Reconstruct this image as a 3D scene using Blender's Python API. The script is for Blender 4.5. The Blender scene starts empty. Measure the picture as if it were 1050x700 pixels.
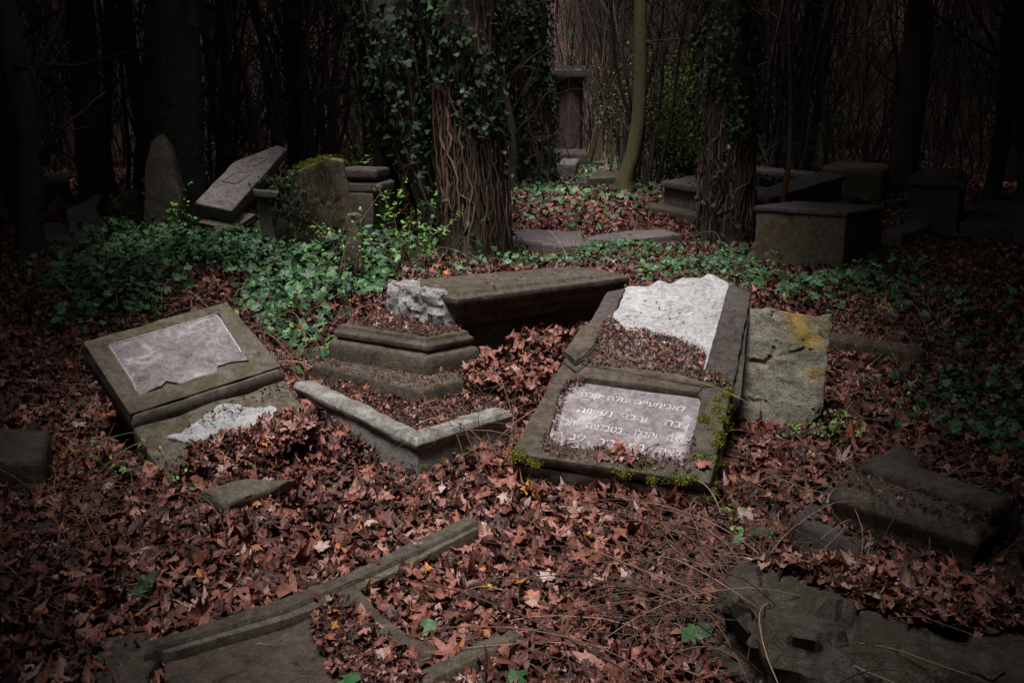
import bpy, bmesh, math, random
import numpy as np
from mathutils import Vector, Matrix, noise
rad = math.radians
rng = np.random.default_rng(7)
random.seed(7)
SC = bpy.context.scene
COL = SC.collection

# ------------------------------------------------------------------ camera, sky, sun, exposure
F = 1020.0
HC = 1.65
TH = math.atan(240 / F)
cam = bpy.data.cameras.new("camera")
cam.sensor_width = 36.0
cam.lens = 36.0 * F / 1050.0
cam.clip_end = 400
camo = bpy.data.objects.new("camera", cam)
camo.location = (0, 0, HC)
camo.rotation_euler = (math.pi / 2 - TH, 0, 0)
COL.objects.link(camo)
SC.camera = camo

SUN_EL, SUN_AZ = 74, 205          # high soft overcast light; azimuth the light comes from, clockwise from +Y
w = bpy.data.worlds.new("World")
SC.world = w
w.use_nodes = True
nt = w.node_tree
nt.nodes.clear()
sk = nt.nodes.new("ShaderNodeTexSky")
sk.sky_type = 'NISHITA'
sk.sun_disc = False
sk.sun_elevation = rad(SUN_EL)
sk.sun_rotation = rad(SUN_AZ)
sk.dust_density = 4.0
bg = nt.nodes.new("ShaderNodeBackground")
bg.inputs[1].default_value = 0.05
wo = nt.nodes.new("ShaderNodeOutputWorld")
hs = nt.nodes.new("ShaderNodeHueSaturation")       # overcast: the cloud greys the blue
hs.inputs["Saturation"].default_value = 0.3
nt.links.new(sk.outputs[0], hs.inputs["Color"])
nt.links.new(hs.outputs[0], bg.inputs[0])
nt.links.new(bg.outputs[0], wo.inputs[0])
sun = bpy.data.lights.new("sun", 'SUN')
sun.energy = 2.4
sun.angle = rad(20)
sun.color = (1.0, 0.955, 0.93)
so = bpy.data.objects.new("sun", sun)
dv = Vector((math.sin(rad(SUN_AZ)) * math.cos(rad(SUN_EL)), math.cos(rad(SUN_AZ)) * math.cos(rad(SUN_EL)), math.sin(rad(SUN_EL))))
so.rotation_euler = dv.to_track_quat('Z', 'Y').to_euler()
so.location = (0, 0, 30)
COL.objects.link(so)
SC.view_settings.view_transform = 'Standard'
SC.view_settings.look = 'None'
SC.view_settings.gamma = 1
SC.view_settings.exposure = 1.1
try:
    SC.cycles.max_bounces = 6
    SC.cycles.diffuse_bounces = 3
    SC.cycles.use_denoising = True
except Exception:
    pass

# ------------------------------------------------------------------ measuring helpers
FW = np.array([0, math.cos(TH), -math.sin(TH)])
UP = np.array([0, math.sin(TH), math.cos(TH)])
RT = np.array([1.0, 0, 0])
CC = np.array([0, 0, HC])


def G(px, py, z=0.0):
    "world point at height z that the photograph shows at a pixel"
    d = RT * (px - 525) + UP * (350 - py) + FW * F
    return CC + d * ((z - HC) / d[2])


def AT(px, py, y):
    "world point at distance y"
    d = RT * (px - 525) + UP * (350 - py) + FW * F
    return CC + d * (y / d[1])


class Plane:
    "a tilted plane: origin, in-plane axes u v, normal n"
    def __init__(s, o, yaw, tilt, roll=0):
        s.m = Matrix.Translation(Vector(o)) @ Matrix.Rotation(rad(yaw), 4, 'Z') @ Matrix.Rotation(rad(tilt), 4, 'X') @ Matrix.Rotation(rad(roll), 4, 'Y')
        s.inv = s.m.inverted()

    def uv(s, px, py):
        d = RT * (px - 525) + UP * (350 - py) + FW * F
        o = s.inv @ Vector(CC)
        dd = s.inv.to_3x3() @ Vector(d)
        t = -o.z / dd.z
        p = o + dd * t
        return (p.x, p.y)

    def poly(s, pts):
        return [s.uv(*p) for p in pts]


ID = Matrix.Identity(4)
BUMPS = [(-2.9, 9.0, 1.4, 1.3, .22), (.55, 6.5, .5, .75, .20), (-1.30, 5.0, .5, .45, .06), (1.9, 3.7, .7, .7, .16),
         (-2.0, 13.5, 1.5, 2, .15), (1.2, 17, 3, 2.5, .12), (3.2, 8.3, 1.3, .7, .08), (-.9, 10.6, .8, .7, .10), (2.8, 12.7, .5, .5, .12)]


def hz(x, y):
    x = np.asarray(x, float)
    y = np.asarray(y, float)
    z = .018 * np.sin(x * 2.1 + 1.3 * np.sin(y * 1.1)) + .015 * np.sin(y * 2.7 + x) + .01 * np.sin(5.1 * x + 3.3 * y) - .02
    for a, b, sx, sy, h in BUMPS:
        z = z + h * np.exp(-((x - a) / sx) ** 2 - ((y - b) / sy) ** 2)
    r = np.sqrt(x ** 2 + (y - 10) ** 2)
    z = z + np.clip((r - 33) / 25, 0, 1) ** 1.3 * 17  # rim added all round to hide the sky and block its low light
    return z


FEET = []          # footprints that leaves keep out of


def inside(poly, x, y):
    res = np.zeros(len(x), bool)
    n = len(poly)
    for i in range(n):
        x1, y1 = poly[i][:2]
        x2, y2 = poly[(i + 1) % n][:2]
        c = ((y1 > y) != (y2 > y)) & (x < (x2 - x1) * (y - y1) / ((y2 - y1) + 1e-12) + x1)
        res ^= c
    return res


# ------------------------------------------------------------------ object helpers
OFF = {}


def tag(o, label=None, cat=None, group=None, kind=None):
    if label: o['label'] = label
    if cat: o['category'] = cat
    if group: o['group'] = group
    if kind: o['kind'] = kind
    return o


def thing(name, label, cat, loc, group=None):
    o = bpy.data.objects.new(name, None)
    o.location = Vector([float(c) for c in loc])
    o.empty_display_size = .1
    COL.objects.link(o)
    tag(o, label, cat, group)
    OFF[o] = Vector(o.location)
    return o


def link(name, me, mat, parent=None):
    o = bpy.data.objects.new(name, me)
    COL.objects.link(o)
    if mat: me.materials.append(mat)
    if parent is not None:
        off = OFF.get(parent, Vector((0, 0, 0)))
        me.transform(Matrix.Translation(-off))
        o.parent = parent
        OFF[o] = off
    else:
        OFF[o] = Vector((0, 0, 0))
    return o


def from_np(name, V, Fq, mat, parent=None, smooth=False, tint=None):
    "V (n,3); Fq (k,3 or 4) int array"
    me = bpy.data.meshes.new(name)
    V = np.asarray(V, np.float32)
    Fq = np.asarray(Fq, np.int32)
    k = Fq.shape[1]
    me.vertices.add(len(V))
    me.vertices.foreach_set("co", V.ravel())
    me.loops.add(Fq.size)
    me.loops.foreach_set("vertex_index", Fq.ravel())
    me.polygons.add(len(Fq))
    me.polygons.foreach_set("loop_start", np.arange(0, Fq.size, k, dtype=np.int32))
    me.polygons.foreach_set("loop_total", np.full(len(Fq), k, np.int32))
    me.polygons.foreach_set("use_smooth", np.full(len(Fq), smooth))
    me.update(calc_edges=True)
    if tint is not None:
        a = me.attributes.new("tint", 'FLOAT', 'POINT')
        a.data.foreach_set("value", np.asarray(tint, np.float32))
    return link(name, me, mat, parent)


def finish(name, bm, mat, parent, M=ID, res=.06, amp=.004, bev=.008, freq=6.0, chip=0.0, big=0.0):
    "bevel, subdivide, wear and link"
    bmesh.ops.recalc_face_normals(bm, faces=bm.faces)
    if bev > 0:
        es = [e for e in bm.edges if len(e.link_faces) == 2 and e.calc_face_angle(0) > rad(28)]
        if es:
            bmesh.ops.bevel(bm, geom=es, offset=bev, segments=2, profile=.6, affect='EDGES', clamp_overlap=True)
    bmesh.ops.triangulate(bm, faces=[f for f in bm.faces if len(f.verts) > 4])
    for _ in range(7):
        es = [e for e in bm.edges if e.calc_length() > res * 1.6]
        if not es or len(bm.faces) > 45000: break
        bmesh.ops.subdivide_edges(bm, edges=es, cuts=1, use_grid_fill=True)
        bmesh.ops.triangulate(bm, faces=[f for f in bm.faces if len(f.verts) > 4])
    for e in bm.edges:
        e.smooth = not (len(e.link_faces) == 2 and e.calc_face_angle(0) > rad(30))
    bm.normal_update()
    mv = []
    for v in bm.verts:
        p = v.co
        q = p * freq + Vector((3.1, 7.7, 1.3))
        d = amp * noise.noise(q) * 1.6 + amp * .6 * noise.noise(q * 3.7)
        if chip:
            c = noise.noise(p * freq * 1.7 + Vector((9, 2, 5)))
            if c > .28:
                # edges (normal far from its faces) lose more
                sh = max((1 - v.normal.dot(f.normal)) for f in v.link_faces) if v.link_faces else 0
                d -= chip * (c - .28) * 3 * min(1, sh * 5)
        if big:
            s_ = 7.0
            vc = noise.voronoi(p * s_ + Vector((.3, .1, .7)))[1][0]
            h_ = noise.noise_vector(vc * 13.7)
            d += big * ((p * s_ + Vector((.3, .1, .7)) - vc).dot(h_.normalized()) * .55 + h_.x * .8)
        mv.append((v, v.normal * d))
    for v, d in mv: v.co += d
    for f in bm.faces: f.smooth = True
    if big:
        bm.normal_update()
        for e in bm.edges:
            e.smooth = not (len(e.link_faces) == 2 and e.calc_face_angle(0) > rad(24))
    bm.transform(M)
    me = bpy.data.meshes.new(name)
    bm.to_mesh(me)
    bm.free()
    return link(name, me, mat, parent)


def area2(p):
    return sum(p[i][0] * p[(i + 1) % len(p)][1] - p[(i + 1) % len(p)][0] * p[i][1] for i in range(len(p))) / 2


def inset(poly, d):
    "offset a ccw polygon inwards by d (mitred)"
    n = len(poly)
    out = []
    for i in range(n):
        a, b, c = Vector(poly[i - 1][:2]), Vector(poly[i][:2]), Vector(poly[(i + 1) % n][:2])
        e1 = (b - a).normalized()
        e2 = (c - b).normalized()
        n1 = Vector((-e1.y, e1.x))
        n2 = Vector((-e2.y, e2.x))
        s = (n1 + n2)
        L = s.length_squared
        k = 2 * d / L if L > .3 else d
        out.append((b.x + s.x * k, b.y + s.y * k))
    return out


def stack(name, poly, prof, mat, parent, M=ID, foot=False, **kw):
    "rings of one polygon, prof = [(inset, height)...] from the bottom up"
    poly = [tuple(p[:2]) for p in poly]
    if area2(poly) < 0: poly = poly[::-1]
    bm = bmesh.new()
    rings = []
    for d, z in prof:
        pp = inset(poly, d) if abs(d) > 1e-6 else poly
        rings.append([bm.verts.new((x, y, z)) for x, y in pp])
    n = len(poly)
    for a, b in zip(rings[:-1], rings[1:]):
        for i in range(n):
            bm.faces.new((a[i], a[(i + 1) % n], b[(i + 1) % n], b[i]))
    bm.faces.new(rings[0][::-1])
    bm.faces.new(rings[-1])
    if foot:
        FEET.append([(M @ Vector((x, y, prof[-1][1])))[:] for x, y in poly])
    return finish(name, bm, mat, parent, M, **kw)


def ringslab(name, outer, inner, z0, z1, mat, parent, M=ID, **kw):
    "slab with a hole; outer and inner with the same number of points; the inner lip slopes"
    bm = bmesh.new()
    n = len(outer)
    A = [bm.verts.new((x, y, z0)) for x, y in outer]
    B = [bm.verts.new((x, y, z1)) for x, y in outer]
    C = [bm.verts.new((x, y, z1)) for x, y in inner]
    D = [bm.verts.new((x, y, z0)) for x, y in inner]
    for P, Q in ((A, B), (B, C), (C, D), (D, A)):
        for i in range(n):
            bm.faces.new((P[i], P[(i + 1) % n], Q[(i + 1) % n], Q[i]))
    return finish(name, bm, mat, parent, M, **kw)


def rag(poly, step=.04, amp=.012, seed=0, skip=()):
    "cut a polygon's sides into short ragged steps; sides listed in skip stay straight"
    r = random.Random(seed)
    out = []
    n = len(poly)
    for i in range(n):
        a = Vector(poly[i][:2])
        b = Vector(poly[(i + 1) % n][:2])
        out.append(tuple(a))
        if i in skip: continue
        L = (b - a).length
        k = int(L / step)
        nn = Vector((-(b - a).y, (b - a).x)).normalized()
        for j in range(1, k):
            t = (j + r.uniform(-.3, .3)) / k
            p = a.lerp(b, t) + nn * r.uniform(-amp, amp)
            out.append(tuple(p))
    return out


def tubes(name, paths, radii, mat, parent=None, sides=5, tint=None, smooth=True):
    "many tapered tubes in one mesh; paths list of (k,3), radii list of (k,)"
    VV, FF, TT = [], [], []
    base = 0
    for pi, (P, Rr) in enumerate(zip(paths, radii)):
        P = np.asarray(P, float)
        k = len(P)
        T = np.gradient(P, axis=0)
        T /= (np.linalg.norm(T, axis=1, keepdims=True) + 1e-9)
        ref = np.where(np.abs(T[:, 2:3]) > .9, np.array([[1.0, 0, 0]]), np.array([[0, 0, 1.0]]))
        ref = np.repeat(ref[:1], k, 0)
        U = np.cross(T, ref)
        U /= (np.linalg.norm(U, axis=1, keepdims=True) + 1e-9)
        W = np.cross(T, U)
        a = np.arange(sides) / sides * 2 * np.pi
        ring = P[:, None, :] + np.asarray(Rr)[:, None, None] * (np.cos(a)[None, :, None] * U[:, None, :] + np.sin(a)[None, :, None] * W[:, None, :])
        VV.append(ring.reshape(-1, 3))
        i = np.arange(k - 1)[:, None] * sides
        j = np.arange(sides)[None, :]
        j2 = (j + 1) % sides
        FF.append((base + np.stack([i + j, i + j2, i + sides + j2, i + sides + j], -1)).reshape(-1, 4))
        TT.append(np.full(k * sides, rng.random() if tint is None else tint))
        base += k * sides
    return from_np(name, np.vstack(VV), np.vstack(FF), mat, parent, smooth, np.concatenate(TT))


# ------------------------------------------------------------------ materials
def newmat(name):
    m = bpy.data.materials.new(name)
    m.use_nodes = True
    n = m.node_tree
    return m, n, n.nodes["Principled BSDF"]


def N(nt, t, **kw):
    o = nt.nodes.new(t)
    for k, v in kw.items():
        setattr(o, k, v)
    return o


def noise_node(nt, vec, scale, detail=6, rough=.6, dist=0.0):
    n = N(nt, "ShaderNodeTexNoise")
    n.inputs["Scale"].default_value = scale
    n.inputs["Detail"].default_value = detail
    n.inputs["Roughness"].default_value = rough
    n.inputs["Distortion"].default_value = dist
    nt.links.new(vec, n.inputs["Vector"])
    return n.outputs["Fac"]


def ramp(nt, fac, stops):
    r = N(nt, "ShaderNodeValToRGB")
    cr = r.color_ramp
    while len(cr.elements) < len(stops): cr.elements.new(.5)
    for e, (p, c) in zip(cr.elements, stops):
        e.position = p
        e.color = (*c, 1) if len(c) == 3 else c
    nt.links.new(fac, r.inputs[0])
    return r.outputs[0]


def mixc(nt, f, a, b, mode='MIX'):
    m = N(nt, "ShaderNodeMix", data_type='RGBA', blend_type=mode)
    for s, v in ((m.inputs[0], f), (m.inputs[6], a), (m.inputs[7], b)):
        if isinstance(v, (int, float)): s.default_value = v
        elif isinstance(v, tuple): s.default_value = (*v, 1)
        else: nt.links.new(v, s)
    return m.outputs[2]


def mathn(nt, op, a, b=0.0, clamp=False):
    m = N(nt, "ShaderNodeMath", operation=op, use_clamp=clamp)
    for s, v in ((m.inputs[0], a), (m.inputs[1], b)):
        if isinstance(v, (int, float)): s.default_value = v
        else: nt.links.new(v, s)
    return m.outputs[0]


def smooth01(nt, fac, lo, hi):
    return ramp(nt, fac, [(lo, (0, 0, 0)), (hi, (1, 1, 1))])


def stone(name, dark, light, moss=.3, mosscol=(.060, .058, .020), lichen=None, lich_amt=0, speck=None, speck_t=(.6, .68), bump=.8, scale=3.0, rough=.9, stain=.6, straight=False):
    m, n, b = newmat(name)
    co = N(n, "ShaderNodeTexCoord").outputs["Object"]
    f1 = noise_node(n, co, scale, 8, .65, .3)
    f2 = noise_node(n, co, scale * 9, 8, .7)
    f3 = noise_node(n, co, scale * 55, 4, .7)
    c = ramp(n, f1, [(.33, dark), (.66, light)])
    c = mixc(n, stain, c, ramp(n, f2, [(.3, tuple(x * .45 for x in dark)), (.6, light)]))
    c = mixc(n, .7, c, ramp(n, f3, [(.35, (.25, .25, .25)), (.62, (1.1, 1.1, 1.1))]), 'MULTIPLY')
    f4 = noise_node(n, co, scale * 2.6, 10, .8, 1.2)
    c = mixc(n, .75, c, ramp(n, f4, [(.36, (.30, .27, .25)), (.50, (.95, .95, .95)), (.68, (1.35, 1.33, 1.3))]), 'MULTIPLY')
    if lichen:
        fl = noise_node(n, co, scale * 1.4, 7, .7, .6)
        c = mixc(n, mathn(n, 'MULTIPLY', smooth01(n, fl, .52, .66), lich_amt), c, lichen)
    if speck:
        fs = noise_node(n, co, scale * 14, 8, .75, .8)
        c = mixc(n, smooth01(n, fs, *speck_t), c, speck)
    if moss > 0:
        g = N(n, "ShaderNodeNewGeometry").outputs["Normal"]
        sp = N(n, "ShaderNodeSeparateXYZ")
        n.links.new(g, sp.inputs[0])
        fm = noise_node(n, co, scale * 1.9, 8, .72, .3)
        k = mathn(n, 'ADD', fm, mathn(n, 'MULTIPLY', sp.outputs[2], .06))
        msk = smooth01(n, k, .68 - moss * .35, .80 - moss * .25)
        c = mixc(n, mathn(n, 'MULTIPLY', msk, .85), c, mixc(n, f3, tuple(x * .5 for x in mosscol), tuple(x * 1.7 for x in mosscol)))
    n.links.new(c, b.inputs["Base Color"])
    b.inputs["Roughness"].default_value = rough
    b.inputs["Specular IOR Level"].default_value = .3
    h = mathn(n, 'ADD', mathn(n, 'MULTIPLY', f2, .8), mathn(n, 'MULTIPLY', f3, .5))
    bp = N(n, "ShaderNodeBump")
    bp.inputs["Strength"].default_value = bump
    bp.inputs["Distance"].default_value = .02
    n.links.new(h, bp.inputs["Height"])
    n.links.new(bp.outputs[0], b.inputs["Normal"])
    return m


def tintmat(name, stops, rough=.6, spec=.4, trans=.0, noise_sc=40, bump=.2):
    m, n, b = newmat(name)
    a = N(n, "ShaderNodeAttribute", attribute_name="tint")
    co = N(n, "ShaderNodeTexCoord").outputs["Object"]
    f = noise_node(n, co, noise_sc, 4, .7)
    c = ramp(n, a.outputs["Fac"], stops)
    c = mixc(n, .8, c, ramp(n, f, [(.3, (.42, .42, .42)), (.65, (1.25, 1.2, 1.2))]), 'MULTIPLY')
    n.links.new(c, b.inputs["Base Color"])
    b.inputs["Roughness"].default_value = rough
    b.inputs["Specular IOR Level"].default_value = spec
    if bump:
        bp = N(n, "ShaderNodeBump")
        bp.inputs["Strength"].default_value = bump
        bp.inputs["Distance"].default_value = .01
        n.links.new(f, bp.inputs["Height"])
        n.links.new(bp.outputs[0], b.inputs["Normal"])
    return m


M_dark = stone("weathered brown stone", (.060, .048, .036), (.175, .142, .112), .28, mosscol=(.040, .042, .012))
M_dark2 = stone("dark grey stone", (.055, .045, .040), (.145, .122, .112), .2, mosscol=(.040, .042, .014))
M_slab = stone("olive weathered stone", (.085, .070, .052), (.24, .205, .16), .36, mosscol=(.055, .058, .018))
M_grey = stone("grey violet stone", (.10, .083, .083), (.22, .19, .19), .08)
M_kerb = stone("pale lichened kerb stone", (.20, .19, .175), (.42, .41, .385), .38, lichen=(.5, .5, .48), lich_amt=.5)
M_marble = stone("weathered white marble", (.56, .55, .56), (.88, .87, .89), 0, speck=(.24, .20, .19), speck_t=(.545, .66), bump=1.0, scale=5, stain=.45)
M_panel = stone("pinkish inscribed marble", (.24, .20, .21), (.45, .40, .41), 0, lichen=(.70, .67, .70), lich_amt=.7, speck=(.20, .155, .15), speck_t=(.56, .68), bump=.8, scale=4.5, stain=.5)
M_broken = stone("broken chalky stone", (.32, .30, .285), (.70, .67, .66), .1, speck=(.07, .06, .05), speck_t=(.55, .63), bump=1.0, scale=5)
M_rough = stone("rough grey slab stone", (.19, .18, .14), (.40, .375, .30), .3, mosscol=(.12, .12, .05), lichen=(.50, .32, .05), lich_amt=.85, bump=1.0, scale=1.9)
M_tomb = stone("mossy box tomb stone", (.10, .085, .055), (.2, .17, .12), .55, mosscol=(.085, .075, .016), lichen=(.26, .11, .035), lich_amt=.5, scale=2.2)
M_brown = stone("brown streaked stone", (.075, .055, .045), (.17, .13, .105), .1, bump=.9, scale=3.2)
M_rock = stone("rough hewn brown rock", (.045, .038, .030), (.17, .145, .118), .35, mosscol=(.045, .048, .015), bump=1.0, scale=3)
M_bark = stone("brown bark", (.055, .04, .03), (.14, .105, .08), .15, bump=1.0, scale=6)
M_barkgrey = stone("dim grey bark", (.05, .04, .036), (.12, .095, .085), .25, bump=.8, scale=5)
M_barkmoss = stone("mossy bark", (.07, .06, .035), (.13, .11, .06), .6, mosscol=(.07, .075, .018), bump=.8, scale=5)
M_rust = stone("rusty iron", (.16, .055, .025), (.34, .13, .06), 0, bump=.6, scale=9)
M_letter = stone("white inlaid letters", (.55, .53, .55), (.86, .84, .87), 0, speck=(.30, .25, .255), speck_t=(.515, .61), bump=.3, scale=7, stain=.3)
M_pink = stone("pinkish column stone", (.09, .06, .055), (.17, .12, .11), .1, scale=2)

M_leaf = tintmat("fallen maple leaves", [(0, (.022, .011, .009)), (.28, (.072, .027, .020)), (.52, (.175, .060, .042)), (.70, (.27, .104, .074)), (.86, (.33, .180, .145)), (.94, (.42, .31, .27)), (.975, (.38, .13, .05)), (.997, (.5, .2, .04)), (1, (.6, .32, .05))], .55, .35, noise_sc=55)
M_crumb = tintmat("leaf crumbs", [(0, (.016, .008, .006)), (.5, (.065, .026, .018)), (.85, (.16, .065, .045)), (1, (.36, .23, .19))], .7, .25, noise_sc=80)
M_ivy = tintmat("ivy leaves", [(0, (.010, .028, .012)), (.4, (.026, .078, .028)), (.8, (.055, .145, .05)), (1, (.10, .23, .08))], .5, .35, noise_sc=30)
M_ivyd = tintmat("old dark ivy leaves", [(0, (.006, .014, .007)), (.6, (.014, .034, .014)), (1, (.035, .072, .028))], .65, .18, noise_sc=30)
M_fresh = tintmat("fresh green leaves", [(0, (.05, .13, .02)), (.6, (.10, .24, .04)), (1, (.20, .38, .08))], .5, .4, noise_sc=30)
M_bush = tintmat("spring bush leaves", [(0, (.055, .10, .012)), (1, (.15, .25, .035))], .7, .2, noise_sc=10)
M_moss = tintmat("bright moss", [(0, (.04, .048, .008)), (.6, (.13, .15, .018)), (1, (.27, .30, .035))], .95, .05, noise_sc=60)
M_twig = tintmat("dry twigs", [(0, (.06, .035, .025)), (.5, (.14, .08, .058)), (.85, (.22, .14, .10)), (1, (.38, .28, .2))], .7, .3, noise_sc=30)
M_stem = tintmat("ivy stems", [(0, (.035, .024, .018)), (.6, (.105, .070, .052)), (1, (.21, .145, .11))], .85, .15, noise_sc=60)
M_wood = tintmat("bare far branches", [(0, (.028, .024, .018)), (1, (.085, .068, .055))], .9, .1, noise_sc=3)
M_shade = tintmat("added overhead shade foliage", [(0, (.012, .018, .010)), (1, (.035, .045, .025))], .9, .1, noise_sc=2, bump=0)  # for leaves added out of view overhead to shade the scene
M_grass = tintmat("pale dry grass", [(0, (.10, .10, .04)), (.6, (.22, .18, .10)), (1, (.34, .28, .18))], .8, .2, noise_sc=8)

# ground material
M_soil, n, b = newmat("leafy forest soil")
co = N(n, "ShaderNodeTexCoord").outputs["Object"]
f1 = noise_node(n, co, 1.2, 6, .6)
f2 = noise_node(n, co, 26, 8, .8, .6)
c = ramp(n, f2, [(.32, (.018, .010, .008)), (.5, (.06, .028, .022)), (.68, (.13, .062, .048))])
c = mixc(n, smooth01(n, f1, .52, .62), c, mixc(n, f2, (.012, .022, .010), (.05, .055, .025)))
n.links.new(c, b.inputs["Base Color"])
b.inputs["Roughness"].default_value = .95
bp = N(n, "ShaderNodeBump")
bp.inputs["Strength"].default_value = 1
bp.inputs["Distance"].default_value = .04
n.links.new(f2, bp.inputs["Height"])
n.links.new(bp.outputs[0], b.inputs["Normal"])

# ------------------------------------------------------------------ ground
gx = np.concatenate([np.linspace(-75, -8, 50), np.linspace(-7.8, 7.8, 160), np.linspace(8, 75, 50)])
gy = np.concatenate([np.linspace(-65, -1, 36), np.linspace(-.8, 16, 170), np.linspace(16.3, 85, 90)])
X, Y = np.meshgrid(gx, gy)
Z = hz(X, Y)
V = np.stack([X, Y, Z], -1).reshape(-1, 3)
nx, ny = len(gx), len(gy)
i = np.arange(ny - 1)[:, None] * nx
j = np.arange(nx - 1)[None, :]
Fq = np.stack([i + j, i + j + 1, i + nx + j + 1, i + nx + j], -1).reshape(-1, 4)
g = from_np("ground", V, Fq, M_soil, None, True)
tag(g, kind='structure', label="forest floor of dark soil under fallen leaves")



# ------------------------------------------------------------------ leaf templates and scattering
def polar_template(r_of, k, mid=True):
    a = np.arange(k) / k * 2 * np.pi
    r = np.array([r_of(t) for t in a])
    pts = [(0, 0, 0)]
    F_ = []
    if mid:
        for t, q in zip(a, r): pts.append((q * .5 * math.cos(t), q * .5 * math.sin(t), 0))
        for t, q in zip(a, r): pts.append((q * math.cos(t), q * math.sin(t), 0))
        for i in range(k):
            i2 = (i + 1) % k
            F_.append((0, 1 + i, 1 + i2))
            F_.append((1 + i, 1 + k + i, 1 + k + i2))
            F_.append((1 + i, 1 + k + i2, 1 + i2))
    else:
        for t, q in zip(a, r): pts.append((q * math.cos(t), q * math.sin(t), 0))
        for i in range(k): F_.append((0, 1 + i, 1 + (i + 1) % k))
    return np.array(pts, float), np.array(F_)


def maple(t):
    lobes = [(math.pi / 2, 1.0, .55), (math.pi * 5 / 6, .95, .5), (math.pi / 6, .95, .5), (math.pi * 7 / 6, .72, .45), (-math.pi / 6, .72, .45)]
    v = .42
    for c, h, wd in lobes:
        d = abs((t - c + math.pi) % (2 * math.pi) - math.pi)
        if d < wd: v = max(v, h * (1 - .55 * (d / wd)))
    return v


def ivyf(t):
    lobes = [(math.pi / 2, 1.0, .62), (math.pi / 2 + 1.25, .82, .5), (math.pi / 2 - 1.25, .82, .5), (math.pi / 2 + 2.3, .70, .5), (math.pi / 2 - 2.3, .70, .5)]
    v = .42
    for c, h, wd in lobes:
        d = abs((t - c + math.pi) % (2 * math.pi) - math.pi)
        if d < wd: v = max(v, h * (1 - .5 * d / wd))
    return v


T_MAPLE = polar_template(maple, 24, True)
T_MAPLE_S = polar_template(maple, 12, False)
T_IVY = polar_template(ivyf, 14, True)
T_IVY_S = polar_template(ivyf, 8, False)
T_OVAL = polar_template(lambda t: .45 + .55 * abs(math.sin(t)) ** 1.5, 8, False)
T_OVAL2 = polar_template(lambda t: .42 + .58 * abs(math.sin(t)) ** 1.5, 10, True)
T_TORN = polar_template(lambda t: .55 + .22 * math.sin(2 * t + .6) + .16 * math.sin(5 * t) + .12 * math.sin(3 * t + 2), 14, True)
T_CHIP = polar_template(lambda t: .6 + .4 * math.sin(2.6 * t + 1), 5, False)


def leaves(name, T, P, Nn, size, mat, parent=None, curl=.5, crump=.12, tint=None, smooth=True, yaw=None, cup=None, seed=1):
    r = np.random.default_rng(seed)
    V0, F0 = T
    n = len(P)
    if n == 0: return None
    m = len(V0)
    size = np.broadcast_to(size, (n,))
    L = np.repeat(V0[None], n, 0)
    a = r.normal(0, curl, (n, 1)) if cup is None else r.normal(cup, curl * .4, (n, 1))
    b_ = r.normal(0, curl, (n, 1)) if cup is None else r.normal(cup, curl * .4, (n, 1))
    c_ = r.normal(0, curl, (n, 1))
    L[:, :, 2] = a * L[:, :, 0] ** 2 + b_ * L[:, :, 1] ** 2 + c_ * L[:, :, 0] * L[:, :, 1] + r.normal(0, crump, (n, m))
    L[:, :, :2] *= (1 + r.normal(0, .08, (n, m, 1)))
    L[:, :, 0] *= r.uniform(.6, 1.1, (n, 1))
    L *= size[:, None, None]
    Nn = Nn / np.linalg.norm(Nn, axis=1, keepdims=True)
    ya = r.uniform(0, 2 * np.pi, n) if yaw is None else yaw
    h = np.stack([np.cos(ya), np.sin(ya), np.zeros(n)], 1)
    h = h - Nn * (h * Nn).sum(1, keepdims=True)
    h /= (np.linalg.norm(h, axis=1, keepdims=True) + 1e-9)
    k = np.cross(Nn, h)
    Rm = np.stack([h, k, Nn], 2)
    W = np.einsum('nij,nmj->nmi', Rm, L) + P[:, None, :]
    Fq = (F0[None] + (np.arange(n) * m)[:, None, None]).reshape(-1, 3)
    if tint is None: tint = r.random(n)
    return from_np(name, W.reshape(-1, 3), Fq, mat, parent, smooth, np.repeat(tint, m))


def tiltn(n, s, r=rng, base=(0, 0, 1)):
    v = np.array(base, float)[None] + r.normal(0, s, (n, 3)) * np.array([1, 1, .2])
    return v / np.linalg.norm(v, axis=1, keepdims=True)


# ------------------------------------------------------------------ text carved / inlaid
def text_mesh(s, size, ext):
    cu = bpy.data.curves.new("inscription", 'FONT')
    cu.body = s
    cu.size = size
    cu.extrude = ext
    cu.align_x = 'CENTER'
    cu.resolution_u = 3
    o = bpy.data.objects.new("tmp", cu)
    COL.objects.link(o)
    bpy.context.view_layer.update()
    me = bpy.data.meshes.new_from_object(o.evaluated_get(bpy.context.evaluated_depsgraph_get()))
    bpy.data.objects.remove(o)
    return me


# ================================================================== STONES
def g2(pts, z):
    return [tuple(G(px, py, z)[:2]) for px, py in pts]


def feet_plane(pl, poly):
    FEET.append([(pl.m @ Vector((x, y, 0)))[:] for x, y in poly])


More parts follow.
